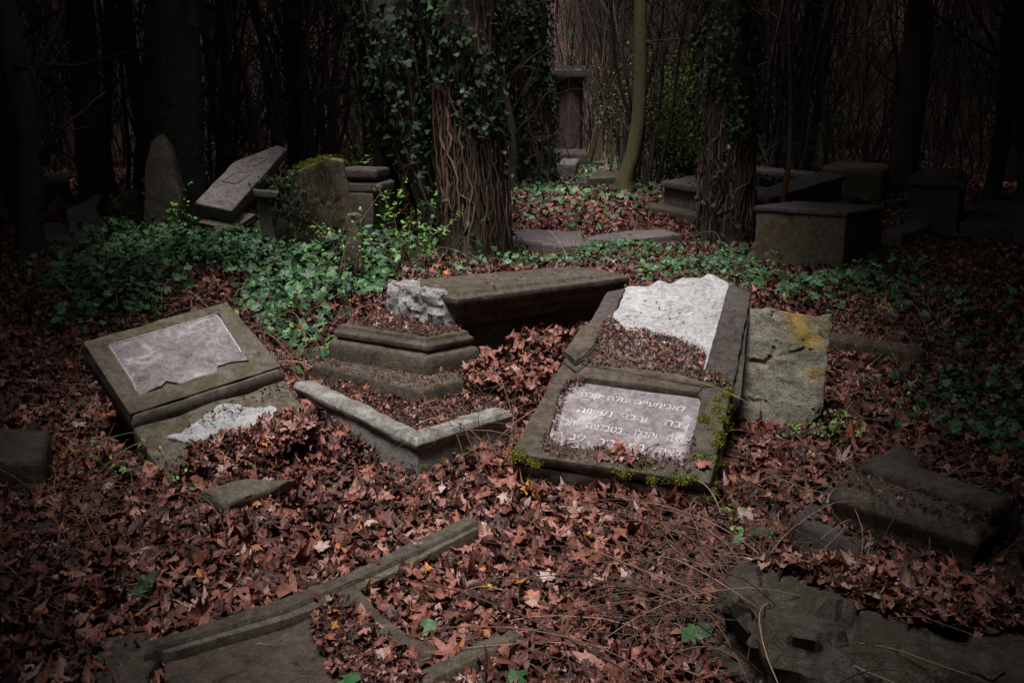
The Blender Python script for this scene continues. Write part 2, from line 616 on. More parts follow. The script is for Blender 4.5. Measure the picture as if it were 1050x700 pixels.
# ---- the large reclining tombstone with two panels
A = Plane(G(524, 464, .17), -17, 19, 1)
tA = thing("tombstone", "large reclining tombstone with an inscribed lower panel and a broken white marble upper panel", "tombstone", G(630, 480))
low = A.poly([(524, 464), (728, 495), (751, 396), (596, 341), (575, 372)])
low_o = [low[0], low[1], low[2], low[3]]
inn = A.poly([(561, 452), (703, 477), (719, 409), (716, 404), (588, 387), (574, 401)])
outer6 = [low[0], low[1], low[2], ((low[2][0] * .96 + low[3][0] * .04), (low[2][1] * .96 + low[3][1] * .04)), low[3], low[4]]
ringslab("lower_frame", outer6, inn, -.06, 0, M_dark, tA, A.m, res=.035, amp=.005, bev=.012, chip=.012)
stack("lower_block", low, [(.01, -.16), (0, -.15), (0, -.062)], M_dark, tA, A.m, res=.05, amp=.007, chip=.012)
lip = A.poly([(556, 458), (708, 483), (726, 412), (716, 398), (584, 382), (568, 400)])
pan = A.poly([(559, 455), (706, 480), (722, 410), (716, 402), (586, 385), (571, 401)])
pn = stack("inscribed_panel", pan, [(0, -.058), (0, -.024)], M_panel, tA, A.m, res=.03, amp=.002, bev=.003)
# moulding round the panel, upper and left side
top_mould = A.poly([(588, 387), (716, 404), (722, 398), (600, 376)])
stack("moulding", top_mould, [(0, -.02), (.004, .006), (.014, .012)], M_dark, tA, A.m, res=.04, amp=.002, bev=.004)
# upper slab: two side pieces, the broken marble and the ledge between
upz = -.02
upo = A.poly([(590, 352), (760, 400), (770, 299), (744, 288), (640, 291), (623, 297), (597, 338)])
stack("upper_slab", upo, [(.01, -.15), (0, -.14), (0, -.05)], M_dark2, tA, A.m, res=.05, amp=.006, chip=.012)
lf = A.poly([(596, 341), (619, 346), (641, 293), (623, 297)])
stack("side_border", rag(lf, .05, .004, 3), [(0, -.055), (0, -.012)], M_dark2, tA, A.m, res=.035, amp=.004, bev=.008, chip=.01)
rf = A.poly([(722, 375), (752, 394), (770, 299), (749, 290)])
stack("side_border", rag(rf, .05, .004, 4), [(0, -.055), (0, -.008)], M_dark2, tA, A.m, res=.035, amp=.004, bev=.008, chip=.01)
mp = A.poly([(612, 360), (722, 384), (748, 291), (735, 283), (726, 281), (718, 286), (700, 285), (688, 291), (676, 288), (664, 294), (643, 294)])
stack("marble_panel", rag(mp, .03, .006, 5, (0, 1)), [(0, -.055), (0, .004)], M_marble, tA, A.m, res=.022, amp=.004, bev=.006, freq=14)
bar = A.poly([(575, 372), (596, 341), (612, 346), (618, 362), (700, 376), (726, 380), (751, 396), (722, 398), (600, 376), (590, 384)])
stack("crossbar", bar, [(0, -.055), (0, .002), (.012, .014)], M_dark, tA, A.m, res=.035, amp=.005, bev=.01, chip=.012)
scroll = A.poly([(577, 366), (598, 338), (609, 340), (615, 348), (611, 360), (600, 372), (590, 378)])
stack("scroll_shoulder", scroll, [(0, -.03), (0, .028), (.01, .04), (.03, .046)], M_dark, tA, A.m, res=.03, amp=.004, bev=.01, chip=.01)
FEET.append([(A.m @ Vector((x, y, 0)))[:] for x, y in A.poly([(524, 464), (728, 495), (751, 407), (770, 299), (735, 283), (640, 291), (623, 297), (575, 372)])])
FEET_A = FEET[-1]

# inscription, set line by line in the plane of the panel (letters run right to left)
uL, uR = A.uv(574, 430), A.uv(712, 450)
d_ = Vector((A.uv(712, 404)[0] - A.uv(590, 387)[0], A.uv(712, 404)[1] - A.uv(590, 387)[1]))
ang = math.atan2(d_.y, d_.x)
lines = [((648, 407), "לאבימעי ה ומלה יקרנו", .058, .50), ((648, 424), "רבה    ורבר  נעשיה", .070, .52), ((641, 438), "שואה   והבלר   בטבלניה   יחר", .070, .585), ((640, 452), "כאה    רבי    רור    ליב", .070, .50)]
for (px, py), s, sz, k in lines:
    me = text_mesh(s[::-1], sz, .0012)
    u, v = A.uv(px, py)
    xs_ = [q.co.x for q in me.vertices]
    wd_ = max(xs_) - min(xs_)
    me.transform(Matrix.Diagonal((k / wd_, 1, 1, 1)))
    Mx = A.m @ Matrix.Translation((u, v - .022, -.0225)) @ Matrix.Rotation(ang, 4, 'Z')
    me.transform(Mx)
    o = link("letters", me, M_letter, pn)

# moss cushions on the edges
def moss(name, parent, M, pts, nrm, n_each=90, rad_=.03, sz=.006, seed=3):
    r = np.random.default_rng(seed)
    P = []
    for (x, y, z) in pts:
        k = int(2.6 * n_each * r.uniform(.3, 1.4))
        q = r.normal(0, rad_ * r.uniform(.4, 1), (k, 3)) * np.array([1, 1, .25]) + np.array([x, y, z])
        P.append(q)
    P = np.vstack(P)
    Mn = np.array(M)
    P = P @ Mn[:3, :3].T + Mn[:3, 3]
    return leaves(name, T_CHIP, P, tiltn(len(P), .9), r.uniform(.35, 1.0, len(P)) * sz, M_moss, parent, seed=seed)


r_ = random.Random(5)
mp_ = [A.uv(*p) for p in [(738, 395), (745, 405), (735, 420), (730, 440), (734, 455), (722, 430), (716, 470), (712, 490), (700, 492), (690, 488), (660, 478), (668, 492), (640, 486), (728, 470), (735, 410), (742, 430), (738, 446)]]
mp2 = [A.uv(*p) for p in [(530, 466), (534, 470), (545, 473), (550, 477), (735, 384), (743, 392), (748, 400)]]
moss("moss", tA, A.m, [(x, y, .004) for x, y in mp_ + mp2] + [(low[1][0], low[1][1] + t, -.02 - .08 * r_.random()) for t in np.linspace(0, .8, 16)], None, 110, .022)

# ---- the rough slab behind it
Cp = Plane(G(797, 449, -.02), -6, 62, 0)
tC = thing("rough_slab", "rough pale stone slab with yellow lichen leaning behind the reclining tombstone", "stone slab", G(797, 449))
pc = Cp.poly([(751, 428), (766, 438), (785, 446), (797, 451), (812, 450), (824, 440), (843, 426), (853, 322), (820, 320), (790, 317), (768, 318)])
stack("slab", rag(pc, .06, .006, 8), [(.01, -.09), (0, -.08), (0, -.01), (.004, 0)], M_rough, tC, Cp.m, res=.016, amp=.008, bev=.008, freq=15, chip=.02, big=.02)
feet_plane(Cp, pc)

# ---- left reclining slab
Bp = Plane((-1.795, 4.468, .249), 40.7, 22.9, -9.2)
tB = thing("tombstone", "tilted square tombstone with a greyish inscribed marble panel on the left among the leaves", "tombstone", G(210, 430))
ob = Bp.poly([(133, 424), (288, 375), (233, 309), (85, 350)])
ib = Bp.poly([(143, 404), (256, 371), (224, 321), (110, 353)])
ringslab("frame", ob, ib, -.014, 0, M_slab, tB, Bp.m, res=.035, amp=.004, bev=.008, chip=.012)
stack("slab", ob, [(.004, -.15), (0, -.14), (0, -.016)], M_slab, tB, Bp.m, res=.05, amp=.006, chip=.012)
stack("base_block", ob, [(.09, -.55), (.07, -.149)], M_dark, tB, Bp.m, res=.08, amp=.008, chip=.012)
pb = Bp.poly([(141, 405), (166, 394), (170, 389), (190, 393), (214, 390), (222, 384), (223, 374), (236, 370), (259, 367), (255, 359), (249, 358), (226, 325), (222, 319), (108, 351), (135, 392), (137, 402)])
pnb = stack("marble_panel", rag(pb, .035, .005, 9, (8, 9, 10, 11, 12, 13, 14)), [(0, -.028), (0, -.006)], M_panel, tB, Bp.m, res=.02, amp=.002, bev=.003)
bl = Bp.poly([(113, 353), (222, 322), (248, 360), (256, 366)])
pts3 = [np.array(Bp.m @ Vector((*Bp.uv(*p), -.004))) for p in [(139, 401), (137, 391), (112, 353), (220, 322), (226, 327), (247, 360), (253, 361), (257, 367)]]
tubes("panel_border", [np.array(pts3)], [np.full(len(pts3), .0035)], M_letter, pnb, 5, .5)
Bl = Plane(Bp.m @ Vector((0, 0, -.045)), 40.7, 22.9, -9.2)
wl, wr = ob[0], ob[1]
lipb = [(wl[0] - .0, wl[1] - .035), (wr[0] + .005, wr[1] - .035), (wr[0] + .005, wr[1] + .02), (wl[0], wl[1] + .02)]
stack("lower_moulding", lipb, [(0, -.09), (0, -.05), (.008, -.03), (.02, -.012)], M_slab, tB, Bp.m, res=.04, amp=.003, bev=.006, chip=.008)
lowb = [(wl[0] - .005, wl[1] - .44), (wr[0] - .02, wr[1] - .42), (wr[0], wr[1] - .03), (wl[0], wl[1] - .03)]
stack("lower_block", lowb, [(.01, -.22), (0, -.2), (0, -.065)], M_slab, tB, Bp.m, res=.045, amp=.008, bev=.012, chip=.02)
fr = Bp.poly([(170, 440), (200, 425), (222, 408), (243, 407), (262, 410), (277, 407), (288, 414), (270, 430), (230, 440), (190, 447)])
fr = [(x, y) for x, y in fr]
stack("marble_fragment", rag(fr, .03, .008, 12), [(0, -.07), (.004, -.045)], M_marble, tB, Bp.m, res=.02, amp=.006, bev=.004, freq=14)
FEET.append([(Bp.m @ Vector((x, y, 0)))[:] for x, y in [(wl[0], wl[1] - .16), (wr[0], wr[1] - .10), ob[2], ob[3]]])
moss("moss", tB, Bp.m, [(wl[0] + t, wl[1] - .06 - .05 * r_.random(), -.06) for t in np.linspace(.1, .7, 5)], None, 25, .02, .005, 5)

# ---- kerb, stepped plinth and chest tomb in the middle
tK = thing("grave_kerb", "pale stone grave kerb with a rounded rim and mossy corner below the stepped plinth", "kerb", G(430, 478))
k0, k1, k2 = G(302, 391, .17)[:2], G(427, 450, .17)[:2], G(524, 420, .17)[:2]


def barpoly(a, b, wdt, ext=(0, 0)):
    a, b = Vector(a), Vector(b)
    e = (b - a).normalized()
    nn = Vector((-e.y, e.x))
    a = a - e * ext[0]
    b = b + e * ext[1]
    return [tuple(a), tuple(b), tuple(b + nn * wdt), tuple(a + nn * wdt)]


kp = [(.014, -.2), (.014, .10), (0, .115), (-.006, .14), (.01, .163), (.045, .17)]
e1 = Vector(k1) - Vector(k0)
inner_c = Vector(k1) + Vector((-.01, .17))
n1 = Vector((-e1.y, e1.x)).normalized() * .12
n2v = Vector(k2) - Vector(k1)
n2 = Vector((-n2v.y, n2v.x)).normalized() * .12
pk = [tuple(k0), tuple(k1), tuple(k2), tuple(Vector(k2) + n2), tuple(inner_c), tuple(Vector(k0) + n1)]
stack("kerb_border", pk, kp, M_kerb, tK, foot=True, res=.026, amp=.006, bev=.005, chip=.014, freq=9)
fillp = [tuple(Vector(k0) + n1 * .5), tuple(inner_c), tuple(Vector(k2) + n2 * .5), (k2[0] - .1, k2[1] + .75), (k0[0] + .25, k0[1] + .75)]
stack("soil_fill", fillp, [(0, .0), (0, .105)], M_soil, tK, foot=True, res=.05, amp=.012, bev=0)
moss("moss", tK, ID, [(k1[0] + .03 + t * .3, k1[1] + .02 + t * .28, .05 - .1 * r_.random()) for t in np.linspace(0, .8, 7)], None, 30, .03, .005, 6)

tP = thing("stepped_plinth", "two stepped moulded stone plinth littered with leaf crumbs in front of the broken chest tomb", "plinth", G(400, 400))
zt = .40
q0, q1, q2 = [Vector(G(*p, zt)[:2]) for p in [(348, 333), (438, 347), (480, 339)]]
dep = (q2 - q1)
dep = Vector((-(q1 - q0).y, (q1 - q0).x)).normalized()
e = (q1 - q0).normalized()
top = [q0, q1, q1 + e * .0 + (q2 - q1), q0 + dep * .62]
top = [tuple(q0), tuple(q1), tuple(q2), tuple(q0 + dep * .62)]
stack("upper_step", top, [(-.05, .02), (-.05, .28), (-.042, .30), (-.012, .315), (-.010, .328), (-.022, .334), (-.024, .360), (-.005, .378), (0, zt)], M_dark, tP, foot=True, res=.035, amp=.004, bev=.004, chip=.01)
s0, s1, s2 = [Vector(G(*p, .20)[:2]) for p in [(320, 372), (433, 400), (478, 388)]]
low_ = [tuple(s0), tuple(s1), tuple(s2), tuple(s0 + dep * .8)]
stack("lower_step", low_, [(0, -.1), (0, .185), (.01, .20)], M_dark, tP, foot=True, res=.04, amp=.005, bev=.008, chip=.014)
moss("moss", tP, ID, [tuple(G(*p, .2)) for p in [(432, 385), (440, 372), (448, 395), (436, 398), (500, 358), (492, 362)]], None, 70, .02, .006, 7)

tH = thing("chest_tomb", "long low chest tomb with a moulded dark lid and a broken pale end", "tomb", G(520, 330))
zc = .61
c0, c1, c2, c3 = [Vector(G(*p, zc)[:2]) for p in [(396, 288), (466, 302), (646, 279), (588, 271)]]
ex = (c2 - c1).normalized()
cl1 = c1 + ex * .0
lid = [tuple(c0 + ex * .08), tuple(c1 + ex * .02), tuple(c2), tuple(c3)]
stack("lid", lid, [(d1, z1_ + .08) for d1, z1_ in [(.06, .33), (.06, .385), (.04, .40), (.022, .425), (.022, .445), (.006, .455), (0, .47), (0, .498), (.016, .506), (.034, .51), (.05, .53)]], M_dark, tH, foot=True, res=.05, amp=.004, bev=.003, chip=.008)
stack("chest", lid, [(.10, -.1), (.10, .412)], M_dark2, tH, res=.06, amp=.006)
be = [tuple(c0), tuple(c0 * .22 + c1 * .78), tuple(c0 * .16 + c1 * .84 + ex * .13), tuple(c0 + ex * .13)]
stack("broken_end", rag(be, .05, .012, 14), [(.02, .0), (.0, .25), (.0, .57), (.015, .604)], M_broken, tH, res=.014, amp=.014, bev=.003, freq=24, chip=.02, big=.03)

# ---- box tomb on the right
tX = thing("box_tomb", "plain mossy box tomb with a flat dark top right of the ivy clad tree", "tomb", G(840, 275))
zb = .61
bx = [tuple(G(*p, zb)[:2]) for p in [(776, 211), (868, 217), (907, 211)]]
bx.append((bx[0][0] + bx[2][0] - bx[1][0], bx[0][1] + bx[2][1] - bx[1][1]))
stack("box", bx, [(.0, -.15), (.0, .55)], M_tomb, tX, foot=True, res=.08, amp=.006, bev=.012)
stack("top_slab", bx, [(-.012, .553), (-.018, .565), (-.015, .60), (.0, zb)], M_dark2, tX, res=.07, amp=.006, bev=.006, chip=.01)

# ---- fallen kerb stone behind the rough slab
tF = thing("fallen_kerb", "narrow dark kerb stone lying behind the lichened rough slab", "kerb", G(895, 365))
a, b_ = Vector(G(846, 342, .15)[:2]), Vector(G(940, 357, .15)[:2])
stack("kerb", barpoly(a, b_, .13, (.1, .02)), [(0, -.15), (0, .11), (.02, .13), (.04, .15)], M_dark, tF, foot=True, res=.05, amp=.006, chip=.012)

# ---- lower right: moulded block on a rough base
tR = thing("moulded_cornice_block", "dark moulded cornice block lying at the lower right edge under dry brambles", "stone block", G(920, 540))
mb = g2([(852, 494), (1004, 541), (1040, 512), (882, 466)], .33)
stack("cornice", mb, [(.015, .15), (.012, .22), (0, .245), (-.005, .27), (.01, .30), (.04, .315), (.045, .33)], M_dark, tR, foot=True, res=.03, amp=.003, bev=.003, chip=.006)
mb2 = [tuple(Vector(p)) for p in g2([(880, 473), (1018, 518), (1040, 508), (900, 462)], .37)]
stack("upper_ridge", mb2, [(0, .30), (0, .345), (.012, .365), (.03, .37)], M_dark, tR, res=.035, amp=.005, bev=.006, chip=.01)
tS = thing("plinth_slab", "pale sloping slab directly beneath the dark moulded cornice block", "stone slab", G(880, 555))
ms = g2([(812, 528), (930, 590), (1050, 600), (1060, 520), (870, 470)], .17)
stack("slab", rag(ms, .1, .015, 17), [(0, -.05), (0, .14), (.015, .165)], M_dark2, tS, foot=True, res=.04, amp=.007, chip=.015)
stack("back_face", g2([(896, 466), (940, 480), (950, 468), (920, 449)], .37), [(0, .1), (0, .34), (.02, .36)], M_dark2, tR, res=.04, amp=.012, chip=.02, big=.02)
tQ = thing("rock", "small rounded stone resting against the right end of the cornice block", "rock", G(1010, 545, .17))
stack("stone", rag(g2([(1000, 548), (1040, 552), (1046, 530), (1012, 515)], .2), .04, .01, 18), [(.02, .17), (0, .2), (.01, .25), (.03, .28)], M_dark, tQ, res=.025, amp=.01, bev=.015)
tT = thing("rough_hewn_base", "large rough hewn rock base in the lower right corner of the picture", "rock", G(850, 690))
rb = g2([(742, 590), (800, 652), (868, 668), (1000, 690), (1100, 700), (1130, 640), (960, 600), (850, 575), (775, 570)], .30)
stack("rock_face", rag(rb, .09, .02, 19), [(-.03, -.15), (-.05, .0), (-.015, .12), (-.03, .22), (.02, .30)], M_rock, tT, foot=True, res=.018, amp=.008, bev=.004, freq=13, chip=.02, big=.055)

# ---- foreground: fallen frame of a grave
tG_ = thing("fallen_grave_frame", "flat fallen grave frame of long stone bars half buried at the bottom left", "grave frame", G(300, 640))
zf = .075
stack("long_bar", g2([(146, 668), (152, 656), (290, 612), (362, 583), (480, 527), (490, 535), (366, 594), (294, 624), (163, 662)], zf), [(0, -.05), (0, zf - .015), (.008, zf)], M_dark, tG_, foot=True, res=.03, amp=.004, bev=.003, chip=.008)
stack("long_bar_bevel", g2([(163, 664), (294, 626), (366, 596), (488, 537), (490, 541), (372, 602), (300, 632), (168, 669)], zf - .014), [(0, -.05), (0, zf - .016)], M_slab, tG_, res=.03, amp=.003, bev=.003)
stack("cross_bar", g2([(342, 606), (366, 596), (392, 628), (416, 646), (452, 662), (434, 672), (396, 655), (364, 632)], zf - .004), [(0, -.05), (0, zf - .02), (.008, zf - .006)], M_dark, tG_, foot=True, res=.03, amp=.004, bev=.003, chip=.008)
stack("lower_bar", g2([(430, 705), (520, 660), (538, 650), (520, 642), (500, 652), (400, 700)], zf - .01), [(0, -.06), (0, zf - .03), (.008, zf - .01)], M_dark, tG_, foot=True, res=.03, amp=.005, bev=.003, chip=.008)
stack("panel", g2([(168, 672), (300, 634), (338, 625), (366, 655), (400, 690), (390, 730), (170, 740)], .03), [(0, -.06), (0, .018), (.01, .026)], M_brown, tG_, foot=False, res=.03, amp=.006, bev=.004)
stack("corner_block", g2([(100, 655), (146, 645), (166, 664), (150, 690), (160, 740), (90, 740)], .04), [(0, -.06), (0, .03), (.01, .042)], M_dark, tG_, res=.04, amp=.005, chip=.01)
feet = g2([(168, 672), (300, 634), (338, 625), (352, 655), (330, 740), (170, 740)], .03)
FEET.append([(x, y, 0) for x, y in feet])

# ---- small broken slab between
tD = thing("broken_slab", "small broken slab with a pale edge sunk in leaves before the left tombstone", "stone slab", G(250, 510))
pd_ = Plane(G(232, 514, .10), 22, 14, 6)
stack("slab", rag(pd_.poly([(205, 500), (232, 517), (268, 505), (306, 488), (280, 490), (250, 489)]), .06, .008, 22), [(.005, -.06), (0, -.05), (0, -.012), (.01, 0)], M_slab, tD, pd_.m, res=.03, amp=.005, chip=.012)
feet_plane(pd_, pd_.poly([(215, 500), (232, 512), (268, 502), (295, 490), (250, 489)]))

# ---- dark block at the left edge
tE = thing("stone_block", "dark stone block on the leaves at the left edge of the picture", "stone block", G(20, 500))
stack("block", rag(g2([(-30, 478), (42, 472), (52, 440), (-30, 436)], .17), .08, .008, 23), [(0, -.05), (0, .15), (.012, .17)], M_dark2, tE, foot=True, res=.05, amp=.006, chip=.012)

# ================================================================== upper left stones
# leaning coping slab
gpt = AT(237, 215, 10.6)
cp = Plane(gpt, 28, 30, -6)
tL = thing("coping_slab", "grey coping slab with a recessed square propped at a slant on the mossy headstone", "stone slab", (gpt[0], gpt[1], 0))
pcp = cp.poly([(199, 208), (238, 216), (295, 152), (284, 149), (240, 165)])
stack("slab", pcp, [(0, -.17), (0, -.015), (.008, 0)], M_grey, tL, cp.m, res=.06, amp=.005, chip=.012)
rc = cp.poly([(226, 186), (242, 189), (259, 178), (243, 175)])
rc2 = cp.poly([(229, 186), (241, 188), (255, 178), (244, 176)])
ringslab("recess_border", rc, rc2, -.005, .008, M_grey, tL, cp.m, res=.05, amp=.002, bev=.003)
rc = cp.poly([(248, 170), (262, 171), (274, 163), (262, 160)])
rc2 = cp.poly([(251, 169), (261, 170), (270, 163), (263, 162)])
ringslab("recess_border", rc, rc2, -.005, .008, M_grey, tL, cp.m, res=.05, amp=.002, bev=.003)
e2 = cp.poly([(202, 214), (238, 222), (262, 206), (225, 200)])
stack("lower_edge", e2, [(0, -.22), (0, -.175)], M_dark, tL, cp.m, res=.05, amp=.006)

stack("support_stone", g2([(222, 250), (262, 252), (258, 240), (226, 238)], 0), [(0, -.1), (0, .22), (.03, .27)], M_dark, tL, foot=True, res=.06, amp=.01, chip=.02)
tM = thing("headstone", "big mossy headstone standing in ivy behind the left tombstone", "headstone", G(320, 270))


def upright(name, pts, y, th, mat, parent, yaw=0, **kw):
    "a standing slab: outline at distance y, real thickness th, its plane turned by yaw"
    o = AT(*pts[0], y)
    pl = Plane(o, yaw, 90, 0)
    poly = pl.poly(pts)
    FEET.append([(pl.m @ Vector((x, 0, z)))[:] for x, z in ((min(p[0] for p in poly), 0), (max(p[0] for p in poly), 0), (max(p[0] for p in poly), -th), (min(p[0] for p in poly), -th))])
    return stack(name, poly, [(.006, -th), (0, -th + .01), (0, -.01), (.006, 0)], mat, parent, pl.m, **kw)


upright("slab", [(272, 275), (372, 285), (368, 240), (352, 166), (335, 163), (300, 178), (272, 196)], 9.7, .22, M_tomb, tM, 12, res=.06, amp=.012, chip=.02, big=.02)
upright("pilaster", [(269, 250), (283, 252), (277, 210), (280, 200), (262, 197), (263, 206)], 9.5, .12, M_slab, tM, 12, res=.04, amp=.005, chip=.01)
upright("pilaster_base", [(265, 268), (287, 270), (286, 252), (267, 249)], 9.45, .18, M_slab, tM, 12, res=.04, amp=.005, chip=.01)
upright("pilaster_cap", [(261, 202), (284, 204), (286, 197), (259, 195)], 9.42, .2, M_slab, tM, 12, res=.04, amp=.005, chip=.01)
moss("moss", tM, ID, [tuple(AT(px, py - 1, 9.75)) for px, py in [(300, 177), (308, 172), (316, 169), (324, 166), (332, 163), (338, 161), (312, 171), (328, 165)]], None, 130, .05, .011, 9)
tN = thing("coping_stones", "two dark coping stones stacked on top of the mossy headstone", "coping", AT(370, 190, 10.3))
for (pts, z0) in (([(345, 176), (378, 180), (372, 172), (344, 167)], 0), ([(350, 190), (384, 192), (378, 184), (350, 180)], 0)):
    o = AT(*pts[0], 10.3)
    poly = [tuple(G(*p, o[2])[:2]) for p in pts]
    poly = [(o[0], o[1]), (o[0] + .42, o[1] - .05), (o[0] + .5, o[1] + .4), (o[0] + .05, o[1] + .45)]
    stack("coping_stone", poly, [(.03, o[2] - .09), (0, o[2] - .06), (0, o[2] + .01), (.02, o[2] + .03)], M_dark2, tN, res=.06, amp=.006, chip=.01)
poly = [(G(360, 262)[0] - .12, 10.25), (G(360, 262)[0] + .42, 10.2), (G(360, 262)[0] + .42, 10.6), (G(360, 262)[0] - .12, 10.6)]
stack("rear_pier", poly, [(0, -.1), (0, AT(350, 192, 10.3)[2] - .06)], M_dark, tN, res=.08, amp=.01, chip=.01)
tO = thing("stone_post", "short weathered stone post right of the mossy headstone among saplings", "post", G(362, 272))
upright("post", [(353, 278), (372, 278), (371, 222), (366, 219), (355, 221)], 9.2, .14, M_slab, tO, 5, res=.05, amp=.006, chip=.012)
tU = thing("pointed_stele", "tall grey stele with a pointed top left of the slanting coping slab", "headstone", G(175, 255))
upright("stele", [(147, 262), (183, 262), (186, 200), (174, 152), (164, 138), (155, 146), (148, 175)], 11.5, .25, M_dark, tU, 6, res=.08, amp=.012, chip=.02)
tV = thing("small_block", "small squarish stone block at the foot of the pointed stele", "stone block", G(132, 262))
stack("block", g2([(118, 244), (146, 248), (150, 236), (124, 232)], .16), [(0, -.1), (0, .15), (.015, .165)], M_slab, tV, foot=True, res=.05, amp=.006, chip=.012)
tW = thing("fallen_slab", "grey slab tilted on its side in the dark at far left", "stone slab", G(90, 250))
pw = Plane(AT(75, 245, 12.0), 15, 42, 8)
stack("slab", rag(pw.poly([(72, 247), (108, 246), (110, 234), (98, 214), (104, 199), (96, 200), (68, 216)]), .12, .01, 31), [(0, -.14), (0, -.01), (.01, 0)], M_grey, tW, pw.m, res=.06, amp=.008, chip=.015)
feet_plane(pw, pw.poly([(72, 247), (108, 246), (110, 234), (98, 214), (68, 216)]))
tW2 = thing("fallen_slab", "lower flat slab just left of the tilted grey slab at far left", "stone slab", G(50, 250))
pw2 = Plane(AT(45, 248, 12.1), -20, 30, -8)
stack("slab", rag(pw2.poly([(38, 250), (72, 248), (70, 232), (52, 226), (36, 234)]), .12, .01, 32), [(0, -.12), (0, -.01), (.01, 0)], M_grey, tW2, pw2.m, res=.06, amp=.008, chip=.015)
feet_plane(pw2, pw2.poly([(38, 250), (72, 248), (70, 232), (52, 226), (36, 234)]))

# ================================================================== middle distance stones
def flat(name, label, cat, pts, z, mat, thick=.2, seed=0, dz=None, **kw):
    t = thing(name, label, cat, G(sum(p[0] for p in pts) / len(pts), sum(p[1] for p in pts) / len(pts)))
    stack("slab", rag(g2(pts, z), .25, .012, seed), [(0, z - thick), (0, z - .02), (.02, z)], mat, t, foot=True, res=.1, amp=.008, chip=.015, **kw)
    return t


tf1 = flat("flat_slab", "flat grey grave slab with a small front step behind the long chest tomb", "stone slab", [(519, 244), (570, 252), (600, 250), (596, 237), (530, 235)], .16, M_grey, .3, 41)
stack("step", g2([(519, 254), (585, 259), (580, 250), (522, 247)], .06), [(0, -.1), (0, .05), (.01, .06)], M_dark, tf1, res=.08, amp=.006)
flat("flat_slab", "pointed flat grave slab lying on leaves left of the ivy clad tree", "stone slab", [(602, 246), (640, 245), (700, 239), (680, 235), (640, 236), (600, 243)], .14, M_grey, .25, 42)
flat("flat_slab", "thin distant flat slab beside the curved slender tree", "stone slab", [(602, 183), (640, 181), (640, 176), (612, 175)], .22, M_dark, .35, 43)

# large table tomb with open middle
tY = thing("table_tomb", "wide low table tomb with an open leaf filled middle behind the ivy clad tree", "tomb", G(760, 220))
zt2 = .52
oo = g2([(677, 186), (790, 203), (868, 180), (770, 169)], zt2)
oi = g2([(725, 184), (786, 192), (826, 179), (768, 174)], zt2)
ringslab("top_frame", oo, oi, zt2 - .09, zt2, M_grey, tY, res=.12, amp=.008, bev=.015)
ringslab("side_walls", inset(oo, .06) if area2(oo) > 0 else inset(oo[::-1], .06)[::-1], inset(oo, .3) if area2(oo) > 0 else inset(oo[::-1], .3)[::-1], -.1, zt2 - .092, M_grey, tY, res=.15, amp=.01, bev=.01)
bo = [tuple(Vector(p)) for p in oo]
stack("base_step", bo if area2(bo) > 0 else bo[::-1], [(-.22, -.1), (-.22, .13), (-.2, .16)], M_dark, tY, foot=True, res=.15, amp=.008)
tZ = thing("rusty_post", "thin rusty iron post leaning in front of the table tomb", "post", G(801, 215))
b0 = AT(799, 214, 12.2)
t0 = AT(808, 172, 12.35)
tubes("post", [np.linspace(b0 - [0, 0, .4], t0, 6)], [np.full(6, .035)], M_rust, tZ, 6, .5)
tubes("cap", [np.array([t0 + [-.05, 0, -.01], t0 + [.05, 0, .01]])], [np.full(2, .028)], M_rust, tZ, 6, .5)


def tomb(name, label, pts, z, prof, mat, cat="tomb", seed=1, **kw):
    t = thing(name, label, cat, G(sum(p[0] for p in pts) / len(pts), sum(p[1] for p in pts) / len(pts)))
    stack("body", g2(pts, z), prof, mat, t, foot=True, res=.14, amp=.012, chip=.02, **kw)
    return t


tomb("low_wall", "mossy yellowish low stone wall end beyond the table tomb", [(843, 170), (905, 176), (912, 168), (860, 163)], .55, [(0, -.2), (0, .5), (.05, .55)], M_tomb, "wall")
t = tomb("pedestal_tomb", "dim pedestal tomb with a stepped cap in the dark at upper right", [(930, 178), (990, 181), (996, 174), (940, 171)], .80, [(.05, -.2), (.05, .62), (.0, .66), (0, .72), (.1, .74), (.1, .80)], M_dark2)
flat("kerb_slab", "long dark kerb slab running toward the right edge behind the box tomb", "kerb", [(905, 236), (925, 240), (1005, 212), (990, 207)], .18, M_dark, .3, 45)
flat("flat_slab", "broad dim flat slab near the right edge below the pedestal tomb", "stone slab", [(985, 228), (1075, 236), (1090, 208), (1010, 205)], .24, M_dark2, .45, 46)
flat("flat_slab", "dim low slab in the dark beyond the tilted slab at far left", "stone slab", [(0, 190), (70, 186), (70, 178), (0, 180)], .35, M_dark2, .5, 47)

# column monument
tc = thing("column_monument", "distant pinkish fluted column monument with a wide dark capital", "column", G(582, 170))
yc = 29.0
pc0 = AT(583, 165, yc)
cx, cz1 = pc0[0], AT(583, 84, yc)[2]
wpx = yc / F
hw = 14 * wpx
z_b = -.1
lob = []
for k in range(48):
    a_ = k / 48 * 2 * math.pi
    rr = hw * (1 - .10 * abs(math.sin(a_ * 4)) ** .6)
    lob.append((cx + rr * math.cos(a_), yc + rr * math.sin(a_)))
stack("shaft", lob, [(0, .5), (.0, 1.2), (.02, cz1)], M_pink, tc, res=.2, amp=.006, bev=0)
sq = lambda h: [(cx - h, yc - h), (cx + h, yc - h), (cx + h, yc + h), (cx - h, yc + h)]
stack("base", sq(hw * 1.25), [(0, z_b), (0, .35), (.05, .4), (.1, .5)], M_dark2, tc, foot=True, res=.2, amp=.01)
stack("capital", sq(hw * 1.35), [(.14, cz1), (.1, cz1 + .08), (.0, cz1 + .12), (0, cz1 + .30), (.1, cz1 + .32), (.1, cz1 + .42)], M_dark2, tc, res=.2, amp=.01)
